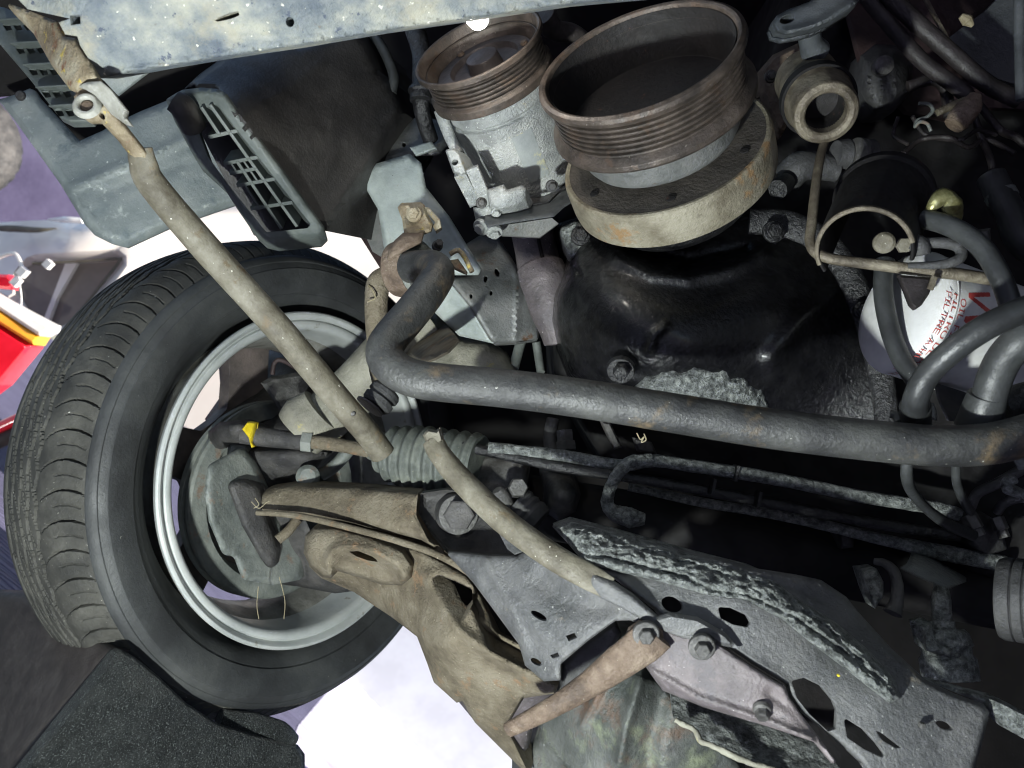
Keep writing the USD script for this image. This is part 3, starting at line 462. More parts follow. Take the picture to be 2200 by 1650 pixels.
for u, i in ((.17, 2), (.53, 2), (.17, 4), (.53, 3)):
    part(t, 'slat', bar(qd(u, rows[i]) + nq * .013, qd(u, rows[i + 1]) + nq * .013, .002, .024, nq), M['grille_plastic'], smooth=False)
part(t, 'corner_post', tube([(372, 216, .752), (396, 234, .757), (416, 272, .775)], [.010, .012, .012], n=18), M['black_plastic'])
part(t, 'inner_wall', relief([(400, 225), (480, 215), (680, 490), (545, 505)], [(400, 225, .825), (480, 215, .82), (680, 490, .90)], step=20, back=.004), M['black_plastic'])

# the two cut tubes
t = thing('brace_tube', 'long tan brace tube running from the tow bracket down across the wheel', 'brace tube', V(560, 620, .76))
part(t, 'tube', tube([(300, 318, .655), (308, 352, .66), (330, 400, .675), (440, 530, .715), (600, 707, .76), (720, 850, .80), (785, 925, .825), (822, 975, .84)], [.008, .0095, .0118, .0128, .0130, .0130, .0128, .0128], n=30, flat=[.45, .6, .9, 1, 1, 1, 1, .92], wob=.03, hollow=.8), M['tan_tube'])
part(t, 'flattened_end', relief([(158, 205), (172, 190), (190, 186), (206, 194), (232, 228), (262, 262), (292, 300), (316, 330), (320, 350), (302, 352), (288, 346), (252, 300), (216, 262), (190, 262), (168, 244)], [(158, 205, .625), (206, 190, .615), (262, 262, .63), (318, 345, .655), (216, 262, .63), (295, 345, .655)], holes=[ell(219, 249, 9, 5, 55)], step=7, rc=5, rnd=6, drop=.003, back=.006), M['dirty_bracket'])
part(t, 'eyelet', lathe([(0, .0052), (.002, .0052), (.0035, .0062), (.0035, .0082), (.001, .0102), (0, .0105)], V(187, 228, .616), (.1, .2, 1), 32), M['galvanised'])
part(t, 'eyelet_bolt', lathe([(0, 0), (-.001, .0056), (.0008, .004), (.001, 0)], V(187, 228, .617), (.1, .2, 1), 20), M['rust_brown'])
part(t, 'rivet', lathe([(0, 0), (0, .0028), (.0012, .002), (.0016, 0)], V(758, 888, .80), (.1, .1, 1), 14), M['bolt_steel'])
t = thing('lower_brace', 'shorter tan brace tube with ragged top end bolted to the subframe', 'brace tube', V(1100, 1120, .70))
part(t, 'tube', tube([(930, 946, .755), (945, 975, .75), (985, 1025, .74), (1070, 1108, .715), (1150, 1170, .695), (1215, 1212, .68), (1270, 1242, .67), (1310, 1264, .664)], [.0092, .0102, .0110, .0113, .0108, .0096, .0082, .0066], n=28, flat=[.8, 1, 1, 1, .95, .7, .35, .2], wob=.05), M['tan_tube'])
part(t, 'flattened_tail', relief([(1268, 1226), (1320, 1250), (1362, 1278), (1420, 1330), (1470, 1356), (1540, 1374), (1536, 1386), (1466, 1370), (1410, 1350), (1345, 1312), (1290, 1284), (1262, 1262)], [(1268, 1240, .668), (1345, 1290, .655), (1420, 1340, .645), (1540, 1380, .632)], step=6, rc=3, rnd=8, drop=.004, back=.005, ridges=[([(1280, 1246), (1350, 1284), (1420, 1338)], 8, .003)]), M['subframe_paint'])
part(t, 'torn_end', relief([(908, 934), (918, 922), (938, 926), (945, 918), (952, 945), (935, 962), (918, 958)], [(908, 934, .752), (945, 918, .748), (930, 960, .746)], step=6, back=.012, rnd=4, drop=.004), M['tan_tube'])

# lower control arm
t = thing('control_arm', 'tan dusty lower control arm with round spring cup and long window', 'control arm', V(850, 1200, .9))
part(t, 'arm_body', relief([(655, 1160), (680, 1128), (760, 1132), (900, 1178), (1010, 1232), (1024, 1262), (1017, 1300), (1062, 1395), (1130, 1430), (1200, 1470), (1192, 1490), (1125, 1500), (1090, 1560), (1112, 1600), (1140, 1660), (1116, 1648), (1076, 1608), (1020, 1552), (993, 1506), (981, 1510), (932, 1466), (918, 1426), (896, 1368), (843, 1327), (760, 1272), (690, 1242), (665, 1218)],
     [(655, 1160, .93), (900, 1178, .87), (1024, 1262, .82), (1200, 1475, .76), (1060, 1395, .80), (918, 1426, .85), (690, 1242, .95), (1100, 1600, .84), (800, 1280, .93), (960, 1380, .80)],
     holes=[[(928, 1243), (945, 1237), (980, 1250), (1014, 1267), (1016, 1300), (996, 1328), (985, 1340), (1030, 1380), (1062, 1400), (1012, 1370), (975, 1325), (960, 1288), (936, 1262)]], step=6, rnd=16, drop=.016, back=.03, ext=(.2, .3, -1),
     ridges=[([(918, 1236), (925, 1262), (962, 1318), (985, 1352), (1040, 1396), (1120, 1440)], 11, .008), ([(930, 1230), (980, 1238), (1022, 1262)], 14, .007), ([(760, 1290), (880, 1340), (930, 1430)], 40, -.012), ([(1030, 1380), (1120, 1425), (1190, 1478)], 26, .010)], rough=(.0015, 60)), M['tan_dirt'])
part(t, 'arm_beam', relief([(540, 1082), (552, 1064), (580, 1046), (640, 1038), (760, 1044), (906, 1056), (902, 1080), (900, 1106), (925, 1158), (1000, 1222), (905, 1160), (760, 1126), (650, 1106), (560, 1102)], [(540, 1080, .97), (906, 1056, .85), (1000, 1222, .80), (650, 1106, .935), (600, 1042, .965), (760, 1046, .915)], step=9, rc=4, rnd=20, drop=.018, back=.03, rough=(.0012, 80)), M['tan_dirt'])
part(t, 'edge_flange', tube([(552, 1102, .945), (600, 1104, .935), (660, 1112, .915), (760, 1136, .885), (860, 1164, .86), (940, 1192, .83), (1000, 1225, .805), (1018, 1244, .80)], [.0030, .0034, .0036, .0036, .0036, .0036, .0036, .003], n=14, wob=.15), M['tan_dirt'])
part(t, 'spring_cup', relief([(652, 1188), (656, 1150), (676, 1130), (720, 1128), (800, 1150), (868, 1180), (890, 1212), (886, 1240), (862, 1258), (820, 1256), (770, 1240), (722, 1226), (712, 1242), (692, 1240), (668, 1220)], [(652, 1188, .905), (720, 1128, .895), (890, 1212, .855), (780, 1240, .885), (740, 1170, .88)], holes=[[(750, 1185), (770, 1184), (800, 1196), (816, 1208), (790, 1204), (765, 1195)]], step=7, rnd=22, drop=.022, back=.03, rough=(.003, 70),
     ridges=[([(712, 1236), (704, 1205), (716, 1182), (745, 1174), (800, 1184), (850, 1210), (870, 1240)], 10, .010), ([(750, 1212), (800, 1226), (840, 1240)], 22, -.016)]), M['tan_dirt'])
part(t, 'dark_backing', relief([(915, 1225), (1030, 1240), (1060, 1300), (1150, 1440), (1060, 1440), (960, 1370), (920, 1300)], [(915, 1225, .93), (1060, 1300, .90), (1060, 1440, .88)], step=14, back=.01), M['hub_dark'])  # dark sheet added behind the window so it stays dark
part(t, 'rear_lobe', relief([(930, 1440), (1000, 1400), (1120, 1440), (1200, 1470), (1190, 1500), (1150, 1540), (1130, 1640), (1080, 1610), (1020, 1550)], [(930, 1440, .89), (1200, 1470, .80), (1130, 1640, .86), (1060, 1480, .83)], step=7, rnd=26, drop=.03, back=.03, ridges=[([(990, 1480), (1010, 1530), (1090, 1560)], 8, -.008)], rough=(.004, 50)), M['subframe_pink'])
for pts in ([(540, 1078), (556, 1092), (572, 1080), (580, 1076)], [(545, 1092), (556, 1084), (548, 1070)], [(600, 1240), (612, 1290), (610, 1330)], [(555, 1260), (552, 1300), (556, 1330)], [(684, 1142), (688, 1130), (700, 1124)], [(720, 1152), (724, 1168)]):
    part(t, 'straw', tube([(x, y, .925) for x, y in pts], .0005, k=5, n=6), M['straw'])
part(t, 'end_bushing', lathe([(0, 0), (0, .020), (.012, .022), (.03, .022), (.04, .016), (.04, 0)], V(985, 1106, .84), (-.2, -.1, -1), 30), M['bolt_steel'])

# subframe
t = thing('subframe', 'grey steel subframe with caked black grease across the lower right', 'subframe', V(1500, 1350, .68))
part(t, 'mount_cup', relief([(903, 1060), (960, 1052), (1012, 1060), (1078, 1104), (1120, 1140), (1180, 1190), (1124, 1204), (1050, 1198), (960, 1188), (922, 1142), (900, 1104)], [(903, 1060, .87), (1010, 1060, .85), (1180, 1190, .78), (950, 1185, .82), (1000, 1120, .855)], step=10, rc=4, back=.02, rnd=14, drop=-.014), M['hub_dark'])  # shade inside the cup is put into this dark colour
part(t, 'mount_gusset', relief([(1062, 1128), (1082, 1142), (1140, 1180), (1106, 1192), (1090, 1180)], [(1062, 1128, .78), (1140, 1180, .75), (1090, 1180, .76)], step=7, back=.006), M['subframe_paint'])
part(t, 'front_leg', relief([(955, 1184), (1052, 1192), (1112, 1194), (1150, 1168), (1180, 1170), (1232, 1196), (1286, 1246), (1346, 1272), (1408, 1326), (1402, 1346), (1352, 1333), (1322, 1334), (1262, 1378), (1206, 1426), (1206, 1462), (1168, 1464), (1128, 1430), (1115, 1385), (1060, 1310), (1015, 1250)],
     [(955, 1184, .80), (1150, 1168, .735), (1286, 1246, .685), (1408, 1326, .655), (1206, 1440, .70), (1115, 1385, .735), (1015, 1250, .775), (1160, 1310, .715)], holes=[ell(1158, 1323, 19, 6.5, 30), ell(1152, 1422, 13, 6, 30), [(1216, 1366), (1234, 1360), (1240, 1370), (1222, 1378)], [(1182, 1408), (1198, 1402), (1202, 1410), (1188, 1415)]], step=8, rc=5, rnd=10, drop=.006, back=.005,
     ridges=[([(1170, 1250), (1220, 1290), (1290, 1300)], 34, -.010), ([(1110, 1292), (1150, 1355), (1170, 1366)], 10, .004), ([(1040, 1200), (1090, 1290), (1130, 1390)], 10, .005)], rough=(.003, 40)), M['subframe_paint'])
part(t, 'crossbeam', relief([(1186, 1130), (1206, 1118), (1228, 1115), (1264, 1124), (1330, 1142), (1400, 1162), (1491, 1187), (1564, 1202), (1618, 1220), (1709, 1234), (1764, 1246), (1818, 1282), (1847, 1318), (1916, 1394), (1989, 1460), (2050, 1490), (2113, 1512), (2126, 1530), (2112, 1590), (2098, 1640), (2085, 1720), (1900, 1720), (1850, 1640), (1793, 1588), (1760, 1560), (1727, 1534), (1698, 1497), (1691, 1472), (1618, 1428), (1548, 1380), (1521, 1357), (1470, 1360), (1430, 1343), (1407, 1311), (1324, 1246), (1284, 1236), (1240, 1188)],
     [(1186, 1130, .715), (1400, 1162, .70), (1764, 1246, .68), (1850, 1320, .672), (2113, 1512, .63), (2085, 1720, .60), (1793, 1588, .615), (1548, 1380, .645), (1407, 1311, .66), (1284, 1236, .68), (1600, 1300, .648), (1900, 1500, .625), (1450, 1240, .672)],
     holes=[ell(1444, 1299, 24, 16, 25), [(1542, 1304), (1570, 1306), (1604, 1322), (1613, 1338), (1606, 1348), (1575, 1342), (1548, 1328)], [(1700, 1463), (1727, 1456), (1764, 1474), (1790, 1506), (1798, 1526), (1796, 1566), (1780, 1572), (1740, 1535), (1712, 1500)], [(1812, 1540), (1856, 1568), (1884, 1598), (1910, 1634), (1860, 1612), (1820, 1585)], ell(2029, 1559, 20, 8, 22), [(1880, 1568), (1900, 1578), (1935, 1606), (1925, 1608), (1895, 1590)]],
     step=5, rc=3, rnd=12, drop=.010, back=.005, ext=(0, -.2, -1),
     ridges=[([(1250, 1196), (1400, 1222), (1490, 1246), (1530, 1270), (1600, 1276), (1700, 1322), (1800, 1392), (1900, 1462)], 5, -.005), ([(1230, 1130), (1400, 1178), (1560, 1224), (1700, 1262), (1780, 1296)], 4, -.002), ([(1330, 1262), (1450, 1330), (1560, 1400), (1700, 1480)], 14, .004)],
     rough=(.002, 60)), M['subframe_paint'])
part(t, 'caked_grease', relief([(1190, 1132), (1228, 1118), (1330, 1144), (1491, 1190), (1618, 1222), (1660, 1240), (1720, 1290), (1800, 1340), (1870, 1400), (1925, 1462), (1935, 1500), (1912, 1512), (1870, 1480), (1820, 1440), (1740, 1380), (1680, 1330), (1600, 1292), (1520, 1280), (1420, 1250), (1300, 1222), (1252, 1206), (1232, 1182)],
     [(1190, 1132, .705), (1491, 1190, .676), (1764, 1300, .648), (1925, 1490, .610), (1420, 1250, .652), (1252, 1206, .672), (1700, 1340, .630)], step=3.2, rnd=24, drop=.018, back=.02, rough=(.010, 230), ridges=[([(1240, 1190), (1300, 1196), (1400, 1222), (1470, 1238), (1530, 1268), (1600, 1276), (1700, 1322), (1800, 1392), (1900, 1466)], 5, -.005), ([(1300, 1150), (1360, 1176), (1450, 1196), (1560, 1236), (1640, 1252)], 3.5, -.003), ([(1700, 1290), (1780, 1352), (1850, 1420)], 3.5, -.004)], disp=lambda P: .002 * np.clip(meshkit.noise(np.column_stack([P / 22, P[:, :1] * 0]), 8) * 2.4 - 1.1, 0, 1)), M['grease'])
part(t, 'lower_plate', relief([(1405, 1346), (1432, 1350), (1470, 1364), (1519, 1362), (1545, 1384), (1616, 1432), (1688, 1476), (1696, 1500), (1724, 1538), (1758, 1582), (1800, 1640), (1786, 1640), (1748, 1594), (1655, 1563), (1509, 1519), (1424, 1484), (1406, 1460), (1384, 1428), (1378, 1380)],
     [(1405, 1346, .652), (1519, 1362, .64), (1688, 1476, .622), (1790, 1640, .60), (1509, 1519, .645), (1384, 1428, .665), (1600, 1480, .628), (1450, 1440, .648)], step=7, rc=4, rnd=9, drop=.006, back=.005, ridges=[([(1396, 1440), (1500, 1500), (1650, 1550), (1740, 1590)], 9, .006), ([(1655, 1490), (1700, 1520), (1760, 1590)], 12, -.005)], rough=(.002, 60)), M['subframe_pink'])
part(t, 'stiffener', relief([(1400, 1330), (1440, 1318), (1500, 1328), (1560, 1362), (1590, 1395), (1540, 1385), (1520, 1368), (1470, 1372), (1430, 1356)], [(1400, 1330, .642), (1500, 1328, .635), (1590, 1395, .632), (1470, 1372, .640)], step=7, rnd=7, drop=.004, back=.004), M['subframe_paint'])
part(t, 'inner_web', relief([(1380, 1250), (1640, 1280), (1960, 1600), (1980, 1720), (1780, 1700), (1660, 1500), (1400, 1330)], [(1380, 1250, .76), (1640, 1280, .76), (1980, 1700, .72), (1660, 1480, .73)], step=25, back=.01), M['engine_dark'])
bolt(t, 1388, 1362, .640, 17, (-.1, -.15, 1), .008, M['bolt_steel'], 1.7)
bolt(t, 1508, 1390, .628, 17, (-.1, -.15, 1), .008, M['bolt_steel'], 1.7)
bolt(t, 1637, 1524, .624, 15, (-.2, -.5, .8), .008, M['bolt_steel'], 1.3)
bolt(t, 1978, 1556, .614, 7, (0, 0, 1), .004, M['bolt_steel'], 0)
bolt(t, 988, 1106, .825, 34, (-.1, .1, 1), .008, M['hub_dark'], 0)  # bolt coloured dark for the shade in the cup
bolt(t, 1110, 1050, .86, 22, (.1, .2, 1), .02, M['bolt_steel'], 0)
bolt(t, 1800, 1450, .619, 3, (0, 0, 1), .002, M['yellow_paint'], 0, name='paint_spot', label='tiny yellow paint spot')
part(t, 'end_plate', relief([(1990, 1462), (2060, 1480), (2140, 1500), (2260, 1560), (2260, 1620), (2150, 1560), (2126, 1530), (2110, 1512)], [(1990, 1462, .66), (2260, 1560, .62), (2126, 1530, .64)], step=6, rnd=6, drop=.004, back=.01, rough=(.008, 120)), M['grease'])
t = thing('bent_strap', 'rusty bent strap bolted to the subframe, its thin end hanging down left', 'strap', V(1250, 1480, .69))
part(t, 'strap', tube([(1410, 1362, .640), (1380, 1388, .645), (1330, 1424, .655), (1270, 1468, .67), (1200, 1512, .68), (1140, 1544, .69), (1092, 1568, .70)], [.0115, .0125, .0125, .0105, .0085, .0075, .0060], n=24, flat=[.3, .45, .7, .85, .9, .9, .8], wob=.05), M['rust_brown'])
part(t, 'bolted_tab', relief([(1340, 1380), (1352, 1352), (1376, 1336), (1404, 1336), (1424, 1352), (1426, 1378), (1408, 1400), (1370, 1420)], [(1340, 1380, .652), (1424, 1350, .642), (1380, 1420, .652)], step=7, rnd=6, drop=.003, back=.006), M['rust_brown'])
t = thing('serrated_plate', 'dirty dark plate with rough pale torn lower edge at the bottom', 'plate', V(1620, 1590, .63))
part(t, 'plate', relief([(1440, 1480), (1509, 1515), (1640, 1555), (1749, 1592), (1790, 1630), (1850, 1720), (1680, 1700), (1669, 1655), (1633, 1648), (1575, 1627), (1522, 1601), (1509, 1592), (1491, 1563), (1462, 1552), (1447, 1541)], [(1440, 1490, .72), (1790, 1630, .66), (1575, 1627, .66), (1462, 1552, .69)], step=6, back=.006, rough=(.006, 100)), M['grease'])
part(t, 'torn_edge', tube([(1450, 1546, .682), (1466, 1556, .68), (1492, 1568, .672), (1506, 1592, .662), (1530, 1602, .658), (1580, 1626, .652), (1634, 1646, .648), (1690, 1662, .644)], .0022, n=12, wob=1.2), M['strut_tan'])
t = thing('gearbox', 'grey green ribbed gearbox casing with rust and green stains, bottom centre', 'gearbox', V(1320, 1540, .82))
part(t, 'casing', relief([(1148, 1580), (1160, 1500), (1170, 1440), (1215, 1380), (1290, 1345), (1330, 1335), (1380, 1370), (1400, 1440), (1450, 1490), (1520, 1540), (1600, 1640), (1620, 1740), (1140, 1740), (1100, 1660), (1130, 1600)], [(1148, 1580, .88), (1330, 1335, .84), (1600, 1640, .80), (1300, 1540, .79), (1140, 1740, .86), (1460, 1580, .775)], step=8, rnd=26, drop=.03, back=.1, ridges=[([(1250, 1560), (1290, 1480), (1330, 1420)], 10, .010), ([(1330, 1640), (1345, 1560), (1375, 1460)], 14, .014), ([(1390, 1680), (1392, 1600), (1420, 1500)], 22, -.012), ([(1150, 1580), (1200, 1640), (1260, 1700)], 8, .008)], rough=(.010, 26)), M['gearbox_alloy'])
part(t, 'side_cover', relief([(1205, 1425), (1262, 1378), (1322, 1336), (1335, 1360), (1300, 1430), (1230, 1500), (1205, 1480)], [(1205, 1425, .80), (1322, 1336, .80), (1230, 1500, .80)], step=8, rnd=12, drop=.01, back=.04, rough=(.004, 50)), M['mount_dark'])
t = thing('engine_mount', 'greasy engine mount stud with collar at the lower right', 'engine mount', V(2030, 1330, .74))
part(t, 'upper_pad', relief([(1990, 1200), (2030, 1190), (2080, 1210), (2076, 1250), (2040, 1264), (1998, 1250)], [(1990, 1200, .78), (2076, 1250, .77), (2030, 1225, .76)], step=5, rnd=14, drop=.012, back=.03, rough=(.008, 110)), M['grease'])
part(t, 'stud', tube([(2022, 1255, .77), (2022, 1290, .76), (2024, 1330, .755), (2028, 1370, .752)], [.006, .0085, .0085, .010], n=20), M['grease'])
part(t, 'nut', lathe([(0, 0), (0, .012), (.010, .012), (.010, 0)], V(2024, 1335, .755), (.0, -1, .3), 6), M['grease'], smooth=False)
part(t, 'collar', lathe([(0, 0), (0, .017), (.004, .021), (.014, .023), (.016, .021), (.022, .021), (.026, .024), (.044, .024), (.044, 0)], V(2026, 1352, .755), (.02, -1, .28), 48, wob=.012), M['grease'])
part(t, 'debris', relief([(1975, 1345), (2000, 1338), (2010, 1372), (2040, 1362), (2066, 1384), (2080, 1420), (2030, 1412), (1990, 1398)], [(1975, 1345, .738), (2066, 1384, .735), (1990, 1398, .728)], step=4, rnd=10, drop=.008, back=.02, rough=(.014, 140)), M['grease'])
part(t, 'side_bracket', relief([(1850, 1226), (1884, 1222), (1898, 1250), (1898, 1280), (1880, 1308), (1868, 1280)], [(1850, 1226, .76), (1898, 1260, .75), (1880, 1308, .745)], step=5, rnd=7, drop=.005, back=.02, rough=(.004, 120)), M['grease'])
part(t, 'side_bracket', tube([(1878, 1206, .765), (1900, 1210, .76), (1920, 1228, .755), (1928, 1258, .75), (1926, 1295, .745), (1918, 1318, .742)], [.003, .004, .005, .005, .006, .008], n=14, wob=.2), M['mount_dark'])
t = thing('grooved_pulley', 'dark grooved pulley cut by the right edge', 'pulley', V(2220, 1290, .72))
part(t, 'pulley', lathe([(0, 0), (0, .034), (.004, .036), (.011, .036), (.012, .034), (.013, .036), (.020, .036), (.021, .034), (.022, .036), (.036, .036), (.036, 0)], V(2150, 1285, .73), (1, .05, .85), 80), M['mount_dark'])
# body rail, sway bar, clamp, link
t = thing('frame_rail', 'pale grey green body rail behind the sway bar clamp', 'frame rail', V(980, 520, .92))
part(t, 'flange', relief([(772, 384), (800, 354), (880, 330), (905, 350), (915, 402), (966, 466), (1034, 577), (1028, 590), (968, 590), (930, 602), (850, 620), (826, 540), (812, 450), (790, 412)], [(772, 384, .93), (880, 330, .92), (1034, 577, .88), (850, 610, .90), (826, 500, .91)], step=9, rc=4, rnd=8, drop=.006, back=.006, ridges=[([(770, 395), (808, 446), (828, 500), (832, 540)], 5, .004), ([(905, 350), (966, 470), (1034, 580)], 9, .006)]), M['rail_paint'])
part(t, 'upper_web', relief([(770, 392), (820, 330), (872, 262), (900, 250), (965, 262), (970, 300), (945, 330), (905, 332), (880, 334), (800, 356)], [(770, 392, .95), (872, 262, 1.0), (965, 262, .99), (880, 334, .94)], holes=[ell(868, 311, 4, 5)], step=10, rnd=10, drop=.008, back=.006, ridges=[([(905, 335), (850, 390)], 4, -.003)]), M['hub_grey'])
part(t, 'small_tab', relief([(880, 316), (926, 302), (938, 318), (894, 335)], [(880, 316, .93), (926, 302, .93), (894, 335, .925)], step=6, rnd=3, drop=.002, back=.005), M['rail_paint'])
part(t, 'box_face', relief([(992, 530), (1034, 504), (1074, 513), (1116, 582), (1140, 640), (1162, 692), (1156, 729), (1108, 736), (1062, 738), (1052, 730), (1010, 660), (966, 604), (985, 590), (1032, 580)], [(992, 530, .96), (1074, 513, .97), (1162, 692, .92), (1062, 738, .885), (970, 604, .89), (1060, 620, .90), (1115, 640, .905)], holes=[ell(1043, 600, 4, 7, 10), ell(1068, 586, 4.5, 9, -20), ell(1055, 630, 3, 5), ell(1012, 637, 3, 5)], step=8, rc=3, rnd=7, drop=.005, back=.05, ridges=[([(1108, 530), (1112, 640), (1108, 735)], 5, .005)]), M['hub_grey'])
part(t, 'box_side', relief([(966, 606), (1012, 662), (1052, 730), (1062, 738), (986, 721), (930, 668), (945, 640)], [(966, 606, .89), (1062, 738, .885), (930, 668, .93), (986, 721, .925)], step=8, rnd=4, drop=.003, back=.01, ridges=[([(960, 645), (984, 692)], 2, -.003)]), M['rail_paint'])
part(t, 'inner_panel', relief([(745, 418), (775, 404), (812, 450), (832, 560), (800, 540)], [(745, 418, 1.0), (775, 404, .99), (832, 560, .96)], step=9, back=.005), M['hub_grey'])
t = thing('diagonal_brace', 'thin dark maroon diagonal brace in front of the sunlit gap', 'brace', V(790, 500, 1.0))
part(t, 'brace', bar(V(728, 412, 1.02), V(838, 585, .98), .014, .012), M['inner_red'], smooth=False)
t = thing('sway_bar', 'thick black sway bar with rust patches bending across the whole middle', 'sway bar', V(1400, 880, .63))
part(t, 'bar', tube([(880, 574, .79), (910, 572, .775), (932, 574, .755), (940, 592, .735), (918, 630, .715), (878, 680, .695), (842, 722, .68), (826, 752, .67), (836, 782, .664), (880, 810, .658), (950, 822, .652), (1080, 834, .645), (1250, 856, .638), (1450, 888, .628), (1650, 920, .618), (1850, 944, .61), (2000, 957, .604), (2100, 956, .60), (2180, 942, .60), (2290, 905, .60), (2450, 835, .605), (2600, 770, .615)], .0152, k=9, n=40, wob=.012), M['bar_black'])
t = thing('sway_bar_clamp', 'rusty clamp with bolted ears and rubber bushing round the sway bar', 'clamp', V(880, 540, .80))
ca, cd = V(846, 580, .825), nrm(np.array([1, .02, .55]))
part(t, 'bushing', lathe([(0, .010), (0, .021), (.004, .0235), (.034, .0235), (.040, .020), (.042, .012)], ca, cd, 48), M['boot_rubber'])
part(t, 'bushing_ring', lathe([(.026, .0235), (.026, .0262), (.033, .0262), (.033, .0235)], ca, cd, 48), M['brake_steel'])
part(t, 'strap', lathe([(.004, .0238), (.004, .0268), (.006, .0274), (.024, .0274), (.026, .0268), (.026, .0238)], ca, cd, 60), M['rust_brown'])
part(t, 'strap_arm', relief([(866, 500), (910, 500), (904, 522), (880, 532), (852, 548), (832, 560), (834, 536), (848, 516)], [(866, 500, .79), (910, 500, .792), (832, 560, .79), (870, 520, .78)], step=6, rnd=6, drop=.004, back=.006), M['rust_brown'])
part(t, 'upper_ear', relief([(854, 446), (862, 436), (904, 434), (912, 440), (920, 462), (930, 480), (926, 496), (908, 502), (880, 512), (868, 500), (864, 472)], [(854, 446, .815), (912, 436, .815), (928, 490, .80), (880, 512, .79), (885, 470, .812)], step=6, rc=3, rnd=6, drop=.004, back=.006), M['dirty_bracket'])
part(t, 'upper_hook', relief([(912, 444), (922, 446), (944, 470), (948, 488), (936, 498), (930, 486), (936, 476), (918, 456)], [(912, 444, .81), (948, 488, .79), (930, 486, .80)], step=5, rnd=3, drop=.002, back=.012), M['dirty_bracket'])
part(t, 'lower_ear', relief([(962, 560), (984, 556), (1004, 584), (1002, 590), (976, 578)], [(962, 560, .80), (984, 556, .80), (1004, 588, .79)], step=5, rnd=4, drop=.003, back=.006), M['dirty_bracket'])
part(t, 'lower_hook', tube([(966, 546, .80), (984, 538, .80), (998, 552, .795), (1014, 584, .79)], .0025, n=10), M['dirty_bracket'])
bolt(t, 889, 460, .806, 13, (-.1, .1, 1), .005, M['dirty_bracket'], 1.35)
bolt(t, 940, 528, .79, 9, (.3, .2, 1), .010, M['mount_dark'], 1.3)
t = thing('end_link', 'tan sway bar end link hanging beside the tyre with a rubber bushing', 'end link', V(815, 720, .85))
part(t, 'link', tube([(836, 588, .85), (814, 608, .855), (808, 660, .86), (812, 740, .865), (820, 800, .87), (836, 846, .87)], [.009, .0125, .012, .0115, .0125, .013], n=24, wob=.05), M['tan_dirt'])
part(t, 'bushing', lathe([(0, 0), (0, .015), (.003, .017), (.008, .017), (.009, .0145), (.012, .0145), (.013, .017), (.019, .0165), (.022, .014), (.022, 0)], V(832, 838, .865), (-.55, -.75, .35), 36), M['mount_dark'])
part(t, 'washer', lathe([(0, 0), (0, .016), (.002, .016), (.002, 0)], V(796, 872, .86), (-.55, -.75, .35), 30), M['subframe_pink'])
part(t, 'straw', tube([(792, 612, .845), (800, 622, .84), (806, 640, .84), (790, 648, .84)], .0008, k=5, n=6), M['straw'])
t = thing('suspension_arm', 'dusty brown and grey arm behind the sway bar below the frame rail', 'control arm', V(1000, 760, .95))
part(t, 'arm', relief([(862, 760), (880, 700), (940, 672), (985, 722), (1050, 730), (1088, 756), (1112, 796), (1080, 830), (900, 820)], [(862, 760, .96), (985, 722, .95), (1112, 796, .93), (940, 680, .98), (1000, 790, .93)], step=8, rnd=26, drop=.03, back=.04, rough=(.004, 50)), M['strut_tan'])
part(t, 'knob', relief([(872, 760), (880, 705), (932, 690), (962, 700), (985, 730), (960, 756), (930, 772), (900, 780)], [(872, 760, .94), (962, 700, .94), (920, 735, .915)], step=7, rnd=20, drop=.02, back=.03, rough=(.004, 80)), M['tan_dirt'])
part(t, 'pin', tube([(1104, 790, .95), (1116, 745, .96), (1124, 720, .96)], .006, n=14), M['brake_steel'])
part(t, 'pin', tube([(1162, 800, .95), (1156, 760, .96), (1152, 735, .96)], .005, n=14), M['brake_steel'])

# compressor
F = nrm(np.array([-.36, .64, .68])); B = -F
def grooves(s0, s1, n, r0, r1):
    out = []
    for i in range(n):
        a, b = s0 + (s1 - s0) * i / n, s0 + (s1 - s0) * (i + 1) / n; out += [(a, r1), (a + (b - a) * .22, r1), (a + (b - a) * .5, r0), (a + (b - a) * .78, r1)]
    return out + [(s1, r1)]
CC = V(1024, 96, .80)
t = thing('compressor', 'silver air conditioning compressor under a rusty grooved clutch pulley', 'compressor', CC)
part(t, 'pulley', lathe([(.034, .020), (.030, .050), (.012, .0585), (.001, .0625), (.0, .0645), (.001, .066), (.006, .066), (.008, .062)] + grooves(.009, .031, 5, .0572, .0608) + [(.032, .0625), (.034, .064), (.041, .064), (.042, .060), (.042, .04)], CC, B, 160), M['rusty_pulley'])
part(t, 'clutch_plate', lathe([(.030, .052), (.020, .050), (.018, .036), (.024, .034), (.024, .018), (.012, .016), (.010, .008), (.010, 0)], CC, B, 90), M['pulley_face'])
for k in range(3):
    a = k * 2.1 + .6; _, u, w = frame(B); part(t, 'rivet', lathe([(0, 0), (0, .004), (.003, .003), (.003, 0)], CC + B * .018 + .043 * (u * math.cos(a) + w * math.sin(a)), F, 12), M['rust_brown'])
part(t, 'body', lathe([(.040, .030), (.042, .0545), (.058, .0550), (.0600, .0520), (.0615, .0520), (.063, .0555), (.10, .0560), (.135, .0550), (.150, .0545), (.156, .051), (.158, .03), (.158, 0)], CC, B, 120, wob=.004), M['cast_alloy'])
_, u, w = frame(B)
def onc(px, py, d): return V(px, py, d)
l0 = angle_on(1095, 300, .79, CC + B * .09, B); l1 = angle_on(1170, 290, .79, CC + B * .09, B); l1 = l0 + ((l1 - l0 + 180) % 360 - 180)
part(t, 'label_plate', lathe([(.075, .0564), (.130, .0562)], CC, B, 24, arc=(l0, l1)), M['alloy_label'])
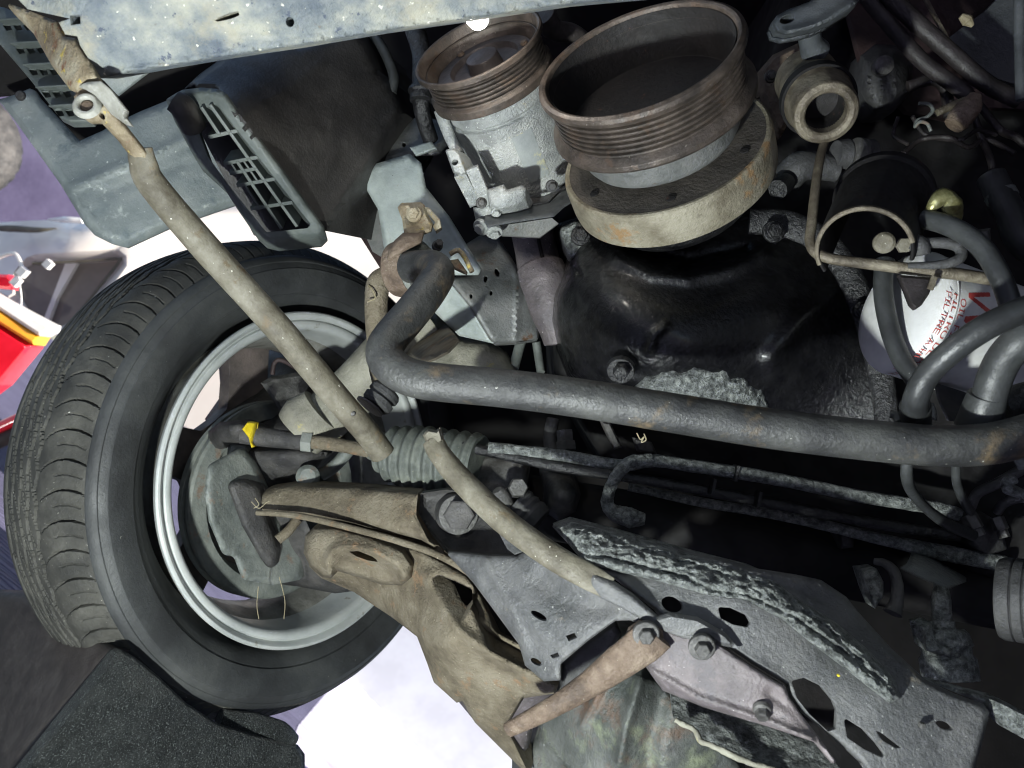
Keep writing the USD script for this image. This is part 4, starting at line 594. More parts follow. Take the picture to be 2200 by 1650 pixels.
part(t, 'lug', relief([(956, 322), (976, 318), (988, 330), (1004, 372), (990, 378), (974, 372)], [(956, 322, .80), (988, 325, .795), (990, 378, .80)], holes=[ell(977, 349, 6, 7.5, 60)], step=5, rc=4, rnd=4, drop=.003, back=.03, ext=(.3, .1, -1)), M['cast_alloy'])
part(t, 'mounting_rail', tube([(944, 236, .83), (964, 288, .835), (985, 330, .835)], .006, n=12), M['cast_alloy'])
part(t, 'rail', bar(V(988, 372, .805), V(1022, 438, .825), .008, .012, (1, .4, .3)), M['cast_alloy'], smooth=False)
part(t, 'rail', bar(V(1014, 360, .795), V(1048, 440, .815), .006, .012, (1, .4, .3)), M['cast_alloy'], smooth=False)
part(t, 'port_block', relief([(1044, 408), (1082, 396), (1090, 408), (1120, 398), (1132, 404), (1130, 432), (1110, 446), (1078, 452), (1052, 446)], [(1044, 408, .80), (1120, 398, .79), (1110, 446, .80), (1078, 425, .79)], step=6, rc=4, rnd=9, drop=.007, back=.05, ext=(.2, -.2, -1), rough=(.003, 110)), M['cast_alloy'])
part(t, 'rear_foot', relief([(1016, 446), (1050, 440), (1064, 452), (1056, 472), (1040, 484), (1022, 470)], [(1016, 446, .815), (1050, 440, .81), (1040, 484, .82)], step=6, rnd=8, drop=.006, back=.04), M['cast_alloy'])
bolt(t, 1034, 436, .81, 8, (.1, -.2, 1), .006, M['bolt_steel'], 1.5)
bolt(t, 1066, 456, .808, 8, (.1, -.6, 1), .006, M['cast_alloy'], 1.4)
bolt(t, 1186, 400, .82, 9, (.1, -.4, 1), .006, M['mount_dark'], 1.5)
t = thing('compressor_bracket', 'grey folded bracket plate carrying the compressor from below', 'bracket', V(1140, 460, .83))
part(t, 'plate', relief([(1040, 474), (1060, 470), (1120, 462), (1182, 452), (1205, 430), (1246, 412), (1246, 425), (1212, 446), (1190, 466), (1120, 476), (1070, 484), (1048, 490)], [(1040, 474, .80), (1246, 415, .83), (1120, 470, .80), (1190, 466, .80)], step=6, rnd=4, drop=.003, back=.03, ext=(0, .6, -1)), M['blue_grey_paint'])
part(t, 'under_plate', relief([(1060, 470), (1180, 440), (1240, 405), (1240, 380), (1130, 410), (1070, 450)], [(1060, 470, .85), (1240, 405, .87), (1130, 400, .87)], step=10, back=.01), M['mount_dark'])
part(t, 'lower_lip', relief([(1040, 490), (1120, 478), (1186, 468), (1200, 480), (1160, 510), (1080, 506)], [(1040, 490, .83), (1186, 468, .84), (1080, 506, .84)], step=8, back=.006), M['hub_grey'])
part(t, 'nut', bolt_mesh(V(1034, 488, .815), (-.5, -.6, .6), .0055, .006), M['cast_alloy'])
part(t, 'nut', bolt_mesh(V(1062, 498, .815), (.1, -.9, .5), .0055, .006), M['cast_alloy'])
t = thing('steering_column', 'pinkish brown shaft tube with a dark slot beside the oil pan', 'shaft', V(1170, 600, .94))
part(t, 'tube', tube([(1132, 440, .95), (1142, 490, .95), (1152, 540, .94), (1160, 585, .93)], [.0245, .0245, .0240, .0250], n=36), M['subframe_pink'])
part(t, 'lower_housing', tube([(1160, 575, .93), (1170, 610, .925), (1184, 660, .92), (1196, 700, .92), (1200, 740, .92)], [.027, .030, .027, .022, .016], n=36), M['subframe_pink'])
part(t, 'slot', tube([(1150, 484, .922), (1160, 530, .912), (1172, 580, .902)], .002, n=8), M['shell_dark'])
# hoses beside the compressor
t = thing('compressor_hose', 'black hose with shiny crimp left of the compressor', 'hose', V(910, 220, .9))
part(t, 'hose', tube([(880, 30, .95), (905, 110, .93), (908, 170, .92), (905, 215, .91), (912, 260, .92), (925, 300, .94)], [.012, .011, .012, .010, .009, .009], n=20), M['oily_black'])
part(t, 'crimp', lathe([(0, 0), (0, .014), (.004, .015), (.006, .013), (.014, .013), (.014, 0)], V(906, 190, .905), (0, -1, .1), 24), M['oily_black'])
part(t, 'cable', tube([(790, 60, 1.0), (820, 100, .98), (845, 160, .97), (842, 200, .97)], .006, n=12), M['rubber_black'])
t = thing('pipe_elbow', 'dark pipe elbow behind the compressor pulley rim', 'pipe', V(1200, 60, .9))
part(t, 'pipe', tube([(1165, 30, .86), (1190, 64, .88), (1230, 72, .90), (1262, 96, .93)], [.014, .011, .010, .010], n=20), M['pulley_face'])

# crank pulley
CP = V(1371, 122, .715)
t = thing('crank_pulley', 'big dark grooved crankshaft pulley above a pale rusty damper ring', 'pulley', CP)
part(t, 'rim', lathe([(.054, .02), (.054, .070), (.05, .0790), (.004, .0835), (.0, .0855), (-.001, .0880), (.0005, .0915), (.004, .0925), (.007, .0915), (.009, .0880)] + grooves(.010, .040, 6, .0815, .0865) + [(.041, .0885), (.046, .0930), (.050, .0935), (.052, .0925), (.054, .082)], CP, B, 200), M['rusty_pulley'])
part(t, 'dish', lathe([(.003, .0828), (.048, .0775), (.049, .02), (.049, 0)], CP, B, 120), M['pulley_dark'])
part(t, 'hub', lathe([(.050, .076), (.056, .0745), (.080, .0735), (.086, .070), (.088, .056), (.092, .050), (.094, .046), (.106, .044)], CP, B, 120), M['hub_grey'])
for k in range(4):
    a = k * math.pi / 2 + .5; _, u, w = frame(B); part(t, 'web', box(CP + B * .092 + .048 * (u * math.cos(a) + w * math.sin(a)), u * math.cos(a) + w * math.sin(a), B, (.012, .016, .012)), M['hub_grey'], smooth=False)
part(t, 'damper_face', lathe([(.098, .040), (.0965, .060), (.0965, .084), (.0955, .092), (.0955, .0955)], CP, B, 140), M['damper_face'])
part(t, 'damper_ring', lathe([(.0950, .0935), (.0945, .0965), (.0960, .0985), (.100, .0995), (.123, .0995), (.131, .0985), (.134, .095), (.134, .05)], CP, B, 160, wob=.002), M['damper_iron'])
_, u, w = frame(B)
for k in range(6):
    a = k * math.pi / 3 + .25; part(t, 'balance_hole', lathe([(0, 0), (0, .0042), (.0006, .0042), (.0008, 0)], CP + B * .0956 + .080 * (u * math.cos(a) + w * math.sin(a)), F, 16), M['pulley_dark'])
part(t, 'timing_notch', bar(V(1552, 385, .722), V(1562, 438, .735), .003, .006, (0, 0, 1)), M['pulley_dark'], smooth=False)
part(t, 'seal', lathe([(.133, .0), (.133, .080), (.150, .078), (.16, .072), (.16, 0)], CP, B, 90), M['oily_black'])

# engine, oil pan
t = thing('engine_block', 'oily black engine block filling the right half', 'engine', V(1800, 500, .95))
part(t, 'block', relief([(1180, 460), (1250, 300), (1640, 180), (1700, -80), (2300, -80), (2300, 1300), (2160, 1250), (1300, 1000), (1190, 800)], [(1200, 470, .96), (1640, 180, .98), (2250, 0, 1.02), (2250, 900, .86), (1200, 900, .98), (1800, 600, .92)], step=14, rnd=20, drop=.02, back=.2, rough=(.05, 16)), M['engine_dark'])
t = thing('oil_pan', 'shiny black oil pan and front cover with drain plug and flange bolts', 'oil pan', V(1500, 700, .8))
part(t, 'pan', relief([(1200, 480), (1262, 456), (1420, 470), (1640, 458), (1700, 470), (1760, 500), (1816, 556), (1868, 670), (1902, 820), (1912, 930), (1600, 930), (1300, 880), (1226, 805), (1202, 745), (1188, 685), (1192, 632), (1214, 584), (1224, 540)],
     [(1200, 480, .88), (1640, 458, .86), (1760, 500, .84), (1912, 930, .78), (1226, 805, .84), (1190, 660, .84), (1300, 640, .765), (1450, 680, .735), (1420, 780, .74), (1560, 900, .80), (1400, 860, .79), (1700, 700, .765), (1800, 800, .79), (1480, 560, .80), (1640, 600, .775)], step=7, rnd=26, drop=.04, back=.06, kernel='cubic',
     ridges=[([(1330, 556), (1400, 588), (1480, 598), (1570, 578), (1640, 545)], 16, .014), ([(1345, 530), (1480, 560), (1600, 535)], 14, -.012), ([(1660, 770), (1720, 690), (1800, 620)], 24, .012), ([(1240, 500), (1225, 560), (1245, 590)], 4, -.006), ([(1395, 755), (1405, 720), (1430, 700)], 8, .008)],
     rough=(.007, 110, [(1215, 600), (1240, 720), (1300, 800), (1420, 820), (1540, 840)], 55)), M['pan_black'])
part(t, 'flange', tube([(1610, 476, .81), (1690, 482, .805), (1760, 514, .795), (1812, 570, .785), (1850, 650, .775), (1880, 750, .765), (1900, 850, .755), (1904, 920, .75)], [.010, .011, .0105, .010, .0095, .009, .0085, .008], n=20, flat=[.5] * 8, wob=.15), M['oily_black'])
part(t, 'ear', relief([(1204, 490), (1236, 474), (1264, 482), (1270, 520), (1250, 545), (1226, 560), (1212, 530)], [(1204, 490, .84), (1264, 482, .83), (1226, 560, .84)], step=6, rnd=10, drop=.008, back=.02, rough=(.006, 100)), M['grease'])
bolt(t, 1247, 507, .82, 15, (0, .1, 1), .006, M['oily_black'], 1.4); bolt(t, 1662, 498, .79, 16, (.1, .1, 1), .007, M['oily_black'], 1.5); bolt(t, 1852, 666, .762, 14, (.1, 0, 1), .007, M['oily_black'], 1.4)
part(t, 'drain_boss', lathe([(0, 0), (0, .013), (.006, .012), (.006, 0)], V(1334, 792, .745), (-.2, -.5, 1), 28), M['oily_black'])
bolt(t, 1334, 794, .735, 17, (-.15, -.6, 1), .008, M['oily_black'], 0, name='drain_plug')
part(t, 'oil_crust', relief([(1300, 838), (1330, 826), (1362, 832), (1385, 806), (1412, 800), (1430, 786), (1462, 790), (1492, 774), (1530, 786), (1556, 780), (1580, 800), (1602, 800), (1622, 826), (1640, 836), (1652, 870), (1664, 905), (1540, 890), (1380, 870), (1310, 850)], [(1300, 840, .785), (1405, 800, .742), (1500, 776, .738), (1640, 850, .770), (1540, 890, .768), (1420, 860, .752)], step=3.5, rnd=44, drop=.022, back=.03, rough=(.012, 170)), M['grease'])
# steering rack and its pipes
t = thing('steering_rack', 'grey steering rack housing behind the lower brace', 'steering rack', V(1110, 1040, .92))
part(t, 'housing', relief([(985, 990), (1040, 968), (1120, 982), (1140, 1000), (1130, 1060), (1100, 1096), (1030, 1080), (990, 1050)], [(985, 990, .93), (1120, 982, .90), (1100, 1096, .88), (1040, 1030, .895)], step=8, rnd=16, drop=.02, back=.05, rough=(.005, 60)), M['bolt_steel'])
part(t, 'valve_tower', relief([(1160, 1010), (1200, 1000), (1238, 1020), (1248, 1062), (1236, 1100), (1200, 1120), (1170, 1100), (1168, 1060)], [(1160, 1010, .92), (1238, 1020, .91), (1200, 1110, .88), (1205, 1060, .87)], step=7, rnd=24, drop=.03, back=.06), M['bolt_steel'])
part(t, 'rack_tube', tube([(1100, 1080, .97), (1400, 1130, .94), (1800, 1210, .90), (2250, 1300, .88)], .036, n=30), M['engine_dark'])
part(t, 'bellows_neck', lathe([(0, 0), (0, .02), (.004, .021), (.008, .019), (.012, .021), (.016, .019), (.02, .021), (.03, .018), (.03, 0)], V(1110, 1085, .86), (.6, -.5, .2), 36), M['mount_dark'])
part(t, 'adjuster', lathe([(0, 0), (0, .008), (.02, .008), (.024, .005), (.024, 0)], V(1092, 1090, .85), (-.5, .85, .4), 20), M['bolt_steel'])
part(t, 'valve_stem', tube([(1188, 900, .92), (1182, 940, .915), (1190, 970, .91), (1210, 990, .905)], [.007, .008, .009, .010], n=16), M['mount_dark'])
part(t, 'union_nut', lathe([(0, 0), (0, .010), (.012, .010), (.013, .012), (.022, .012), (.022, 0)], V(1212, 925, .905), (.1, -1, .2), 6), M['mount_dark'], smooth=False)
t = thing('rack_pipes', 'bundle of black greasy steering pipes running right under the sway bar', 'pipes', V(1600, 1060, .84))
part(t, 'pipe', tube([(988, 958, .89), (1030, 966, .885), (1110, 984, .875), (1215, 1006, .865), (1340, 1024, .855), (1500, 1052, .845), (1700, 1090, .835), (1900, 1128, .825), (2060, 1152, .82)], .0055, n=16, wob=.25), M['oily_black'])
part(t, 'pipe', tube([(1050, 962, .88), (1210, 980, .87), (1330, 1000, .86), (1400, 990, .845), (1480, 1000, .84), (1650, 1026, .83), (1850, 1066, .82), (2010, 1092, .81), (2060, 1106, .81)], .0064, n=16, wob=.35), M['grease'])
part(t, 'pipe', tube([(1350, 1046, .88), (1500, 1078, .87), (1700, 1112, .855), (1900, 1160, .84), (2040, 1190, .83), (2160, 1212, .82)], [.004, .005, .0055, .006, .008, .008], n=16, wob=.3), M['grease'])
part(t, 'hook_pipe', tube([(1400, 988, .842), (1356, 994, .84), (1326, 1020, .838), (1308, 1058, .836), (1306, 1086, .836), (1326, 1104, .834), (1356, 1112, .832), (1384, 1116, .832)], [.0065, .0068, .006, .006, .0066, .0085, .010, .006], n=16, wob=.5), M['grease'])
for x, y in ((1580, 1016), (1530, 1045), (1627, 1072)):
    part(t, 'pipe_clip', box(V(x, y, .83), (1, -.2, 0), (0, 0, 1), (.003, .016, .016)), M['oily_black'], smooth=False)

# upper right cluster
t = thing('belt_tensioner', 'grey curved tensioner arm with an oval eye at the top edge', 'tensioner', V(1740, 30, .72))
part(t, 'arm', relief([(1660, 52), (1668, 34), (1694, 20), (1738, 4), (1780, -24), (1800, -60), (1860, -60), (1846, 0), (1836, 16), (1790, 46), (1734, 68), (1690, 76), (1666, 70)], [(1660, 52, .72), (1738, 20, .70), (1846, 0, .69), (1800, -60, .70), (1700, 70, .705)], holes=[ell(1692, 41, 17, 9, -20)], step=6, rnd=10, drop=.008, back=.018, ridges=[([(1690, 70), (1760, 52), (1836, 5)], 9, .006)]), M['blue_grey_paint'])
part(t, 'post', tube([(1738, 66, .73), (1742, 92, .74), (1752, 112, .75)], [.010, .010, .013], n=20), M['blue_grey_paint'])
t = thing('water_inlet', 'open round coolant inlet with pale brown rim at upper right', 'pipe', V(1780, 240, .74))
iv = nrm(np.array([.08, .62, -.78])); IC = V(1776, 245, .715)
part(t, 'neck', lathe([(.05, .0), (.05, .018), (.002, .0175), (0, .019), (-.001, .0225), (.001, .0265), (.004, .028), (.03, .029), (.033, .031), (.05, .031), (.052, .029), (.09, .029), (.09, 0)], IC, iv, 72, wob=.006), M['steel_tube'])
part(t, 'bore', lathe([(.002, .0178), (.035, .0172), (.036, 0)], IC, iv, 48), M['pulley_dark'])
part(t, 'clamp_ring', lathe([(.031, .0305), (.031, .033), (.042, .033), (.042, .0305)], IC, iv, 60), M['engine_dark'])
t = thing('coolant_fittings', 'dark greasy fittings and clips below the coolant inlet', 'fittings', V(1800, 340, .84))
part(t, 'elbow', tube([(1690, 385, .86), (1716, 360, .85), (1750, 356, .85), (1800, 366, .85)], [.016, .016, .014, .012], n=22, wob=.15), M['mount_dark'])
part(t, 'fitting', lathe([(0, 0), (0, .013), (.012, .015), (.016, .012), (.03, .012), (.032, .016), (.04, .016), (.04, 0)], V(1795, 330, .84), (1, .02, -.2), 32), M['mount_dark'])
part(t, 'fitting', lathe([(0, 0), (0, .018), (.004, .018), (.004, 0)], V(1838, 335, .83), (1, .02, -.3), 32), M['bolt_steel'])
part(t, 'fitting', lathe([(0, 0), (0, .010), (.02, .010), (.02, 0)], V(1688, 392, .84), (-.6, -.5, .6), 20), M['oily_black'])
t = thing('inner_wing', 'dark maroon inner wing panel behind hoses at the upper right', 'panel', V(2020, 120, .95))
part(t, 'panel', relief([(1800, -60), (2300, -60), (2300, 240), (2120, 230), (2060, 260), (1950, 240), (1850, 130)], [(1800, -60, .98), (2300, -60, .96), (2300, 240, .93), (1950, 240, .93)], step=14, back=.01, ridges=[([(1986, -20), (2034, 84)], 5, .006)], rough=(.008, 18)), M['inner_red'])
part(t, 'blue_panel', relief([(2034, 84), (2120, 20), (2180, -40), (2300, -40), (2300, 190), (2180, 180), (2080, 150)], [(2034, 84, .92), (2180, -40, .92), (2300, 190, .90)], step=14, back=.01), M['blue_grey_paint'])
part(t, 'seam_strip', bar(V(1984, -10, .91), V(2036, 86, .9), .004, .003), M['steel_tube'], smooth=False)
t = thing('radiator_hoses', 'pair of thin dark hoses running diagonally at the upper right', 'hoses', V(1980, 110, .85))
part(t, 'hose', tube([(1850, -20, .86), (1900, 40, .86), (1980, 130, .855), (2060, 190, .85), (2090, 220, .85)], .008, n=16), M['dark_hose'])
part(t, 'hose', tube([(1880, -40, .85), (1960, 40, .85), (2050, 120, .845), (2120, 180, .84), (2190, 215, .84)], .009, n=16), M['dark_hose'])
part(t, 'hose', tube([(1950, 186, .88), (2000, 172, .875), (2030, 190, .87), (2040, 250, .87)], .006, n=14), M['dark_hose'])
t = thing('edge_pipe', 'dark blue grey pipe running vertically along the right edge', 'pipe', V(2192, 80, .8))
part(t, 'pipe', tube([(2190, -40, .8), (2190, 60, .8), (2192, 150, .8), (2194, 215, .8)], .005, n=16), M['blue_grey_paint'])
t = thing('hose_clip', 'small pale wire hose clip among dark hoses at the right', 'clip', V(2000, 240, .82))
part(t, 'wire', tube([(1974, 222, .82), (1996, 224, .82), (2004, 238, .82), (1990, 252, .82), (1972, 258, .82), (1966, 272, .82), (1976, 262, .815), (1992, 266, .815), (2000, 282, .815)], .0018, n=8), M['brake_steel'])
part(t, 'rod', tube([(2012, 242, .83), (2040, 230, .83), (2074, 216, .83)], .004, n=12), M['steel_tube'])
part(t, 'tape', tube([(2050, 270, .82), (2066, 250, .82), (2084, 230, .82), (2096, 205, .82)], [.010, .012, .011, .006], n=14, wob=.4), M['rust_brown'])
part(t, 'tip', tube([(2064, 34, .84), (2078, 44, .84), (2090, 56, .84)], [.003, .006, .002], n=10), M['straw'])

# canister, pipes, oil filter, hoses
av = nrm(np.array([.46, .50, -.73])); AC_ = V(1856, 540, .655)
t = thing('canister', 'matt black cylinder with open pale-rimmed front above the oil filter', 'canister', AC_)
q0 = angle_on(1765, 590, .655, AC_, av); q1 = angle_on(1950, 500, .655, AC_, av); qm = angle_on(1853, 450, .655, AC_, av); q0, q1 = qm - abs((qm - q0 + 180) % 360 - 180) * np.sign((qm - q0 + 180) % 360 - 180), qm + ((q1 - qm + 180) % 360 - 180)
part(t, 'shell', lathe([(.110, .0365), (.004, .0335), (.002, .0335), (.0, .0345), (.001, .0360), (.004, .0370), (.110, .040), (.114, .043), (.125, .043), (.130, .038), (.130, .036), (.110, .0365)], AC_, av, 90, arc=(q0 - 12 * np.sign(q1 - q0), q1 + 25 * np.sign(q1 - q0))), M['pulley_dark'])
part(t, 'front_lip', lathe([(.0025, .0338), (-.0015, .0338), (-.0020, .0355), (-.001, .0373), (.0025, .0373)], AC_, av, 80, arc=(q0, q1)), M['steel_tube'])
part(t, 'end_bolt', lathe([(0, 0), (0, .0085), (.004, .0085), (.006, .006), (.006, 0)], V(1898, 522, .66), (-.25, -.1, 1), 24), M['tan_tube'])
part(t, 'end_nut', lathe([(0, 0), (0, .006), (.006, .006), (.006, 0)], V(1940, 528, .655), (-.2, -.1, 1), 6), M['tan_tube'], smooth=False)
part(t, 'terminal', tube([(1962, 520, .65), (1976, 528, .648), (1980, 548, .648)], .007, n=12), M['mount_dark'])
t = thing('brass_fitting', 'yellow brass elbow fitting on the side of the black cylinder', 'fitting', V(2026, 440, .68))
part(t, 'elbow', tube([(1994, 462, .66), (2006, 440, .655), (2024, 424, .655), (2044, 440, .66), (2050, 470, .67)], [.003, .005, .007, .008, .006], n=20, wob=.35), M['brass'])
t = thing('bent_pipe', 'thin dirty steel pipe bent in an L in front of the oil pan flange', 'pipe', V(1800, 560, .68))
part(t, 'pipe', tube([(1782, 290, .74), (1770, 310, .735), (1760, 350, .72), (1750, 420, .70), (1744, 480, .69), (1740, 515, .685), (1750, 540, .68), (1778, 554, .675), (1820, 561, .67), (1900, 571, .66), (1990, 582, .65), (2050, 588, .645), (2130, 600, .64)], [.0038, .0038, .0040, .0040, .0042, .0042, .0044, .0044, .0044, .0046, .0048, .0048, .0048], n=18, wob=.05), M['steel_tube'])
t = thing('return_pipe', 'short dark looped pipe beneath the black cylinder', 'pipe', V(2030, 545, .64))
part(t, 'pipe', tube([(1986, 522, .65), (2030, 522, .645), (2058, 530, .642), (2066, 548, .64), (2050, 562, .64), (2010, 570, .645), (1950, 572, .652)], [.004, .0045, .0045, .0042, .004, .0035, .003], n=14), M['mount_dark'])
t = thing('upper_hose', 'black rubber hose curving down over the white oil filter at the right', 'hose', V(2120, 540, .6))
part(t, 'hose', tube([(1986, 470, .66), (2030, 482, .645), (2078, 506, .63), (2116, 540, .62), (2146, 590, .61), (2166, 640, .605), (2180, 700, .60)], .0078, n=24), M['hose_rubber'])
fa = nrm(np.array([.925, -.265, -.245])); FC = V(1922, 664, .70)
t = thing('oil_filter', 'white oil filter can printed with red lettering at the right', 'oil filter', FC)
RF = .054
part(t, 'can', lathe([(0, 0), (0, .028), (.001, .038), (.003, .046), (.006, .051), (.0095, .0533), (.013, RF), (.12, RF), (.122, .05), (.122, 0)], FC, fa, 110), M['filter_white'])
_, fu, fw = frame(fa)
def wrap(text, s, th0, height, bold=False):
    """letters run round the can, their tops towards its base"""
    tm = meshkit.text_mesh(text, height, .0003, bold); tm = trimesh.Trimesh(*trimesh.remesh.subdivide_to_size(tm.vertices, tm.faces, .004)); v = np.asarray(tm.vertices); 
    th = th0 + SGN * v[:, 0] * (1 if bold else 1.5) / RF; r = RF + .00012 + .3 * v[:, 2]
    return FC + fa * (s + v[:, 1:2]) + r[:, None] * (np.cos(th)[:, None] * fu + np.sin(th)[:, None] * fw), tm.faces
def theta(px, py):
    e = V(px, py, .645) - FC; e -= fa * (e @ fa); return math.atan2(e @ fw, e @ fu)
S1 = (V(2005, 690, .66) - FC) @ fa - .004
ta, tb = theta(2040, 620), theta(2030, 700); SGN = 1 if ((tb - ta + np.pi) % (2 * np.pi) - np.pi) > 0 else -1
for tx, s, px, py in (('FILTRE A HUILE', S1, 2022, 612), ('FILTRO DE ACEITE', S1 + .0074, 2041, 616), ('OIL FILTER', S1 + .0148, 2058, 626)):
    part(t, 'lettering', wrap(tx, s, theta(px, py), .0052), M['filter_red'], smooth=False)
part(t, 'lettering', wrap('VV', S1 + .0225, theta(2094, 580), .021, True), M['filter_red'], smooth=False)
part(t, 'seam', lathe([(.0128, RF - .001), (.0128, RF + .0005), (.014, RF + .0005), (.014, RF - .001)], FC, fa, 90), M['filter_white'])
t = thing('metal_tab', 'dark pointed metal tab hanging over the oil filter', 'tab', V(1965, 625, .63))
part(t, 'tab', relief([(1930, 590), (2000, 596), (2004, 612), (1996, 632), (1980, 656), (1966, 666), (1956, 656), (1946, 630), (1934, 602)], [(1930, 590, .645), (2004, 600, .64), (1966, 666, .635)], step=6, rnd=5, drop=.003, back=.004), M['dark_hose'])
part(t, 'strip', bar(V(2008, 594, .636), V(1998, 622, .636), .0045, .002), M['steel_tube'], smooth=False)
t = thing('left_hose', 'grey hose running down along the left end of the oil filter', 'hose', V(1915, 700, .68))
part(t, 'hose', tube([(1902, 560, .70), (1897, 600, .695), (1900, 650, .69), (1914, 714, .68), (1936, 770, .67), (1960, 806, .66), (1975, 830, .655)], .0078, n=22), M['hose_rubber'])
t = thing('lower_hose', 'thick black hose arching across the oil filter to the right edge', 'hose', V(2060, 750, .57))
part(t, 'hose', tube([(1968, 905, .63), (1966, 880, .615), (1970, 850, .60), (1992, 806, .59), (2040, 758, .575), (2100, 714, .565), (2160, 682, .56), (2240, 650, .56)], [.0098, .0098, .0090, .0088, .0088, .0090, .0090, .009], n=30), M['hose_rubber'])
part(t, 'collar', tube([(1968, 930, .635), (1967, 900, .625), (1967, 872, .615)], .0112, n=26), M['rubber_black'])
t = thing('outlet_hose', 'thick black hose with a stepped collar right of the arching hose', 'hose', V(2140, 800, .6))
part(t, 'hose', tube([(2118, 900, .62), (2124, 860, .615), (2138, 810, .61), (2162, 764, .60), (2204, 724, .59), (2270, 690, .59)], .0122, n=30), M['hose_rubber'])
part(t, 'collar', tube([(2098, 920, .625), (2112, 880, .62), (2122, 848, .615)], [.0158, .0150, .0135], n=30), M['hose_rubber'])
part(t, 'side_stub', tube([(2150, 880, .64), (2200, 860, .64), (2260, 850, .64)], .014, n=20), M['oily_black'])
t = thing('filter_bracket', 'thin dark bracket plate with pale clip under the oil filter', 'bracket', V(2030, 880, .68))
part(t, 'plate', relief([(2010, 822), (2084, 846), (2090, 872), (2060, 905), (2040, 905), (2020, 860)], [(2010, 822, .69), (2090, 860, .69), (2040, 905, .66)], step=8, back=.004), M['mount_dark'])
part(t, 'clip', relief([(1996, 876), (2006, 866), (2012, 880), (2014, 904), (2000, 900)], [(1996, 876, .645), (2012, 870, .645), (2005, 902, .642)], step=5, rnd=3, drop=.002, back=.004), M['brake_steel'])
part(t, 'wire_end', tube([(1912, 890, .63), (1924, 892, .628), (1930, 905, .626)], .003, n=8, wob=.4), M['brake_steel'])
t = thing('drain_hoses', 'two thin grey hoses dropping below the sway bar toward the pipes', 'hoses', V(1990, 1080, .68))
part(t, 'hose', tube([(1950, 980, .66), (1948, 1020, .67), (1958, 1054, .69), (1990, 1092, .71), (2036, 1126, .73), (2090, 1150, .75)], [.0045, .0048, .0046, .0044, .0052, .0052], n=18), M['hose_rubber'])
part(t, 'hose', tube([(2056, 980, .66), (2054, 1020, .67), (2058, 1046, .68), (2070, 1076, .69), (2086, 1100, .71)], .0036, n=16), M['hose_rubber'])
t = thing('cut_tube', 'small crushed tube end poking in at the right edge', 'tube', V(2180, 1050, .65))
part(t, 'tube', tube([(2260, 1080, .66), (2200, 1062, .655), (2166, 1050, .65), (2164, 1036, .65), (2182, 1030, .65)], [.004, .004, .0045, .004, .003], n=14, wob=.5), M['grease'])
part(t, 'ragged_end', tube([(2170, 976, .62), (2186, 984, .62), (2200, 1000, .62)], [.002, .004, .005], n=8, wob=1.), M['brake_steel'])
t = thing('added_glint', 'small glowing blob added for the glint at the lower edge of the crossmember', 'lamp', V(1026, 26, .69))
part(t, 'bulb', lathe([(-.009, 0), (-.008, .0050), (-.004, .0082), (0, .0095), (.005, .0078), (.008, .004), (.009, 0)], V(1026, 40, .69), (0, 0, 1), 24), M['glint_glow'])  # glowing blob added in place of a glint on the metal
part(t, 'glint_backing', lathe([(0, 0), (0, .006), (.016, .006), (.016, 0)], V(1026, 34, .70), (0, .3, -1), 20), M['black_plastic'])
for nm, lb, pts in (('dry_straw', 'wisp of dry straw caught under the middle of the sway bar', [(1368, 930), (1376, 944), (1384, 938), (1378, 950), (1388, 945), (1384, 932)]), ):
    t = thing(nm, lb, 'straw', V(1378, 940, .64)); part(t, 'stalk', tube([(x, y, .64) for x, y in pts], .0005, k=5, n=6), M['straw'])

# dim parts in the dark corners
t = thing('alternator', 'dim dark ribbed housing between the coolant inlet and diagonal hoses', 'alternator', V(1900, 160, .9))
part(t, 'housing', relief([(1846, 118), (1880, 92), (1930, 98), (1962, 140), (1956, 200), (1920, 240), (1876, 246), (1846, 200)], [(1846, 118, .93), (1930, 98, .92), (1920, 240, .90), (1900, 170, .885)], step=8, rnd=26, drop=.03, back=.08, ridges=[([(1862, 130), (1870, 220)], 4, .005), ([(1890, 115), (1896, 232)], 4, .005), ([(1920, 120), (1924, 220)], 4, .005)], rough=(.006, 50)), M['mount_dark'])
part(t, 'terminal', lathe([(0, 0), (0, .010), (.012, .010), (.014, .006), (.014, 0)], V(1892, 146, .878), (-.1, -.1, 1), 20), M['bolt_steel'])
t = thing('belt_bracket', 'dark brown ribbed bracket between the big pulley and the coolant inlet', 'bracket', V(1680, 150, .85))
part(t, 'plate', relief([(1632, 150), (1660, 118), (1716, 92), (1742, 110), (1730, 150), (1690, 190), (1700, 250), (1676, 300), (1650, 240), (1636, 200)], [(1632, 150, .86), (1742, 110, .82), (1676, 300, .86), (1690, 190, .84)], step=8, rc=4, rnd=9, drop=.008, back=.02, rough=(.004, 60)), M['rust_brown'])
bolt(t, 1656, 164, .845, 9, (0, -.1, 1), .006, M['bolt_steel'], 1.5)
t = thing('wiring_loom', 'thin tangled dark wires hanging above the black cylinder at the right', 'wires', V(2040, 300, .84))
for pts, r in (([(1940, 330), (1980, 300), (2040, 296), (2080, 316), (2120, 300), (2180, 330)], .0028), ([(1960, 250), (1990, 290), (2060, 300), (2100, 280), (2140, 290)], .0022), ([(2090, 240), (2110, 300), (2130, 350), (2140, 420), (2170, 470)], .0035), ([(2100, 220), (2150, 280), (2190, 300), (2240, 360)], .004), ([(1930, 250), (1920, 290), (1950, 310)], .002)):
    part(t, 'wire', tube([(x, y, .845 + .01 * math.sin(i * 2.1)) for i, (x, y) in enumerate(pts)], r, n=10, wob=.1), M['dark_hose'])
t = thing('heater_hose', 'dim curved rubber hose at the right edge above the thick hoses', 'hose', V(2170, 450, .8))
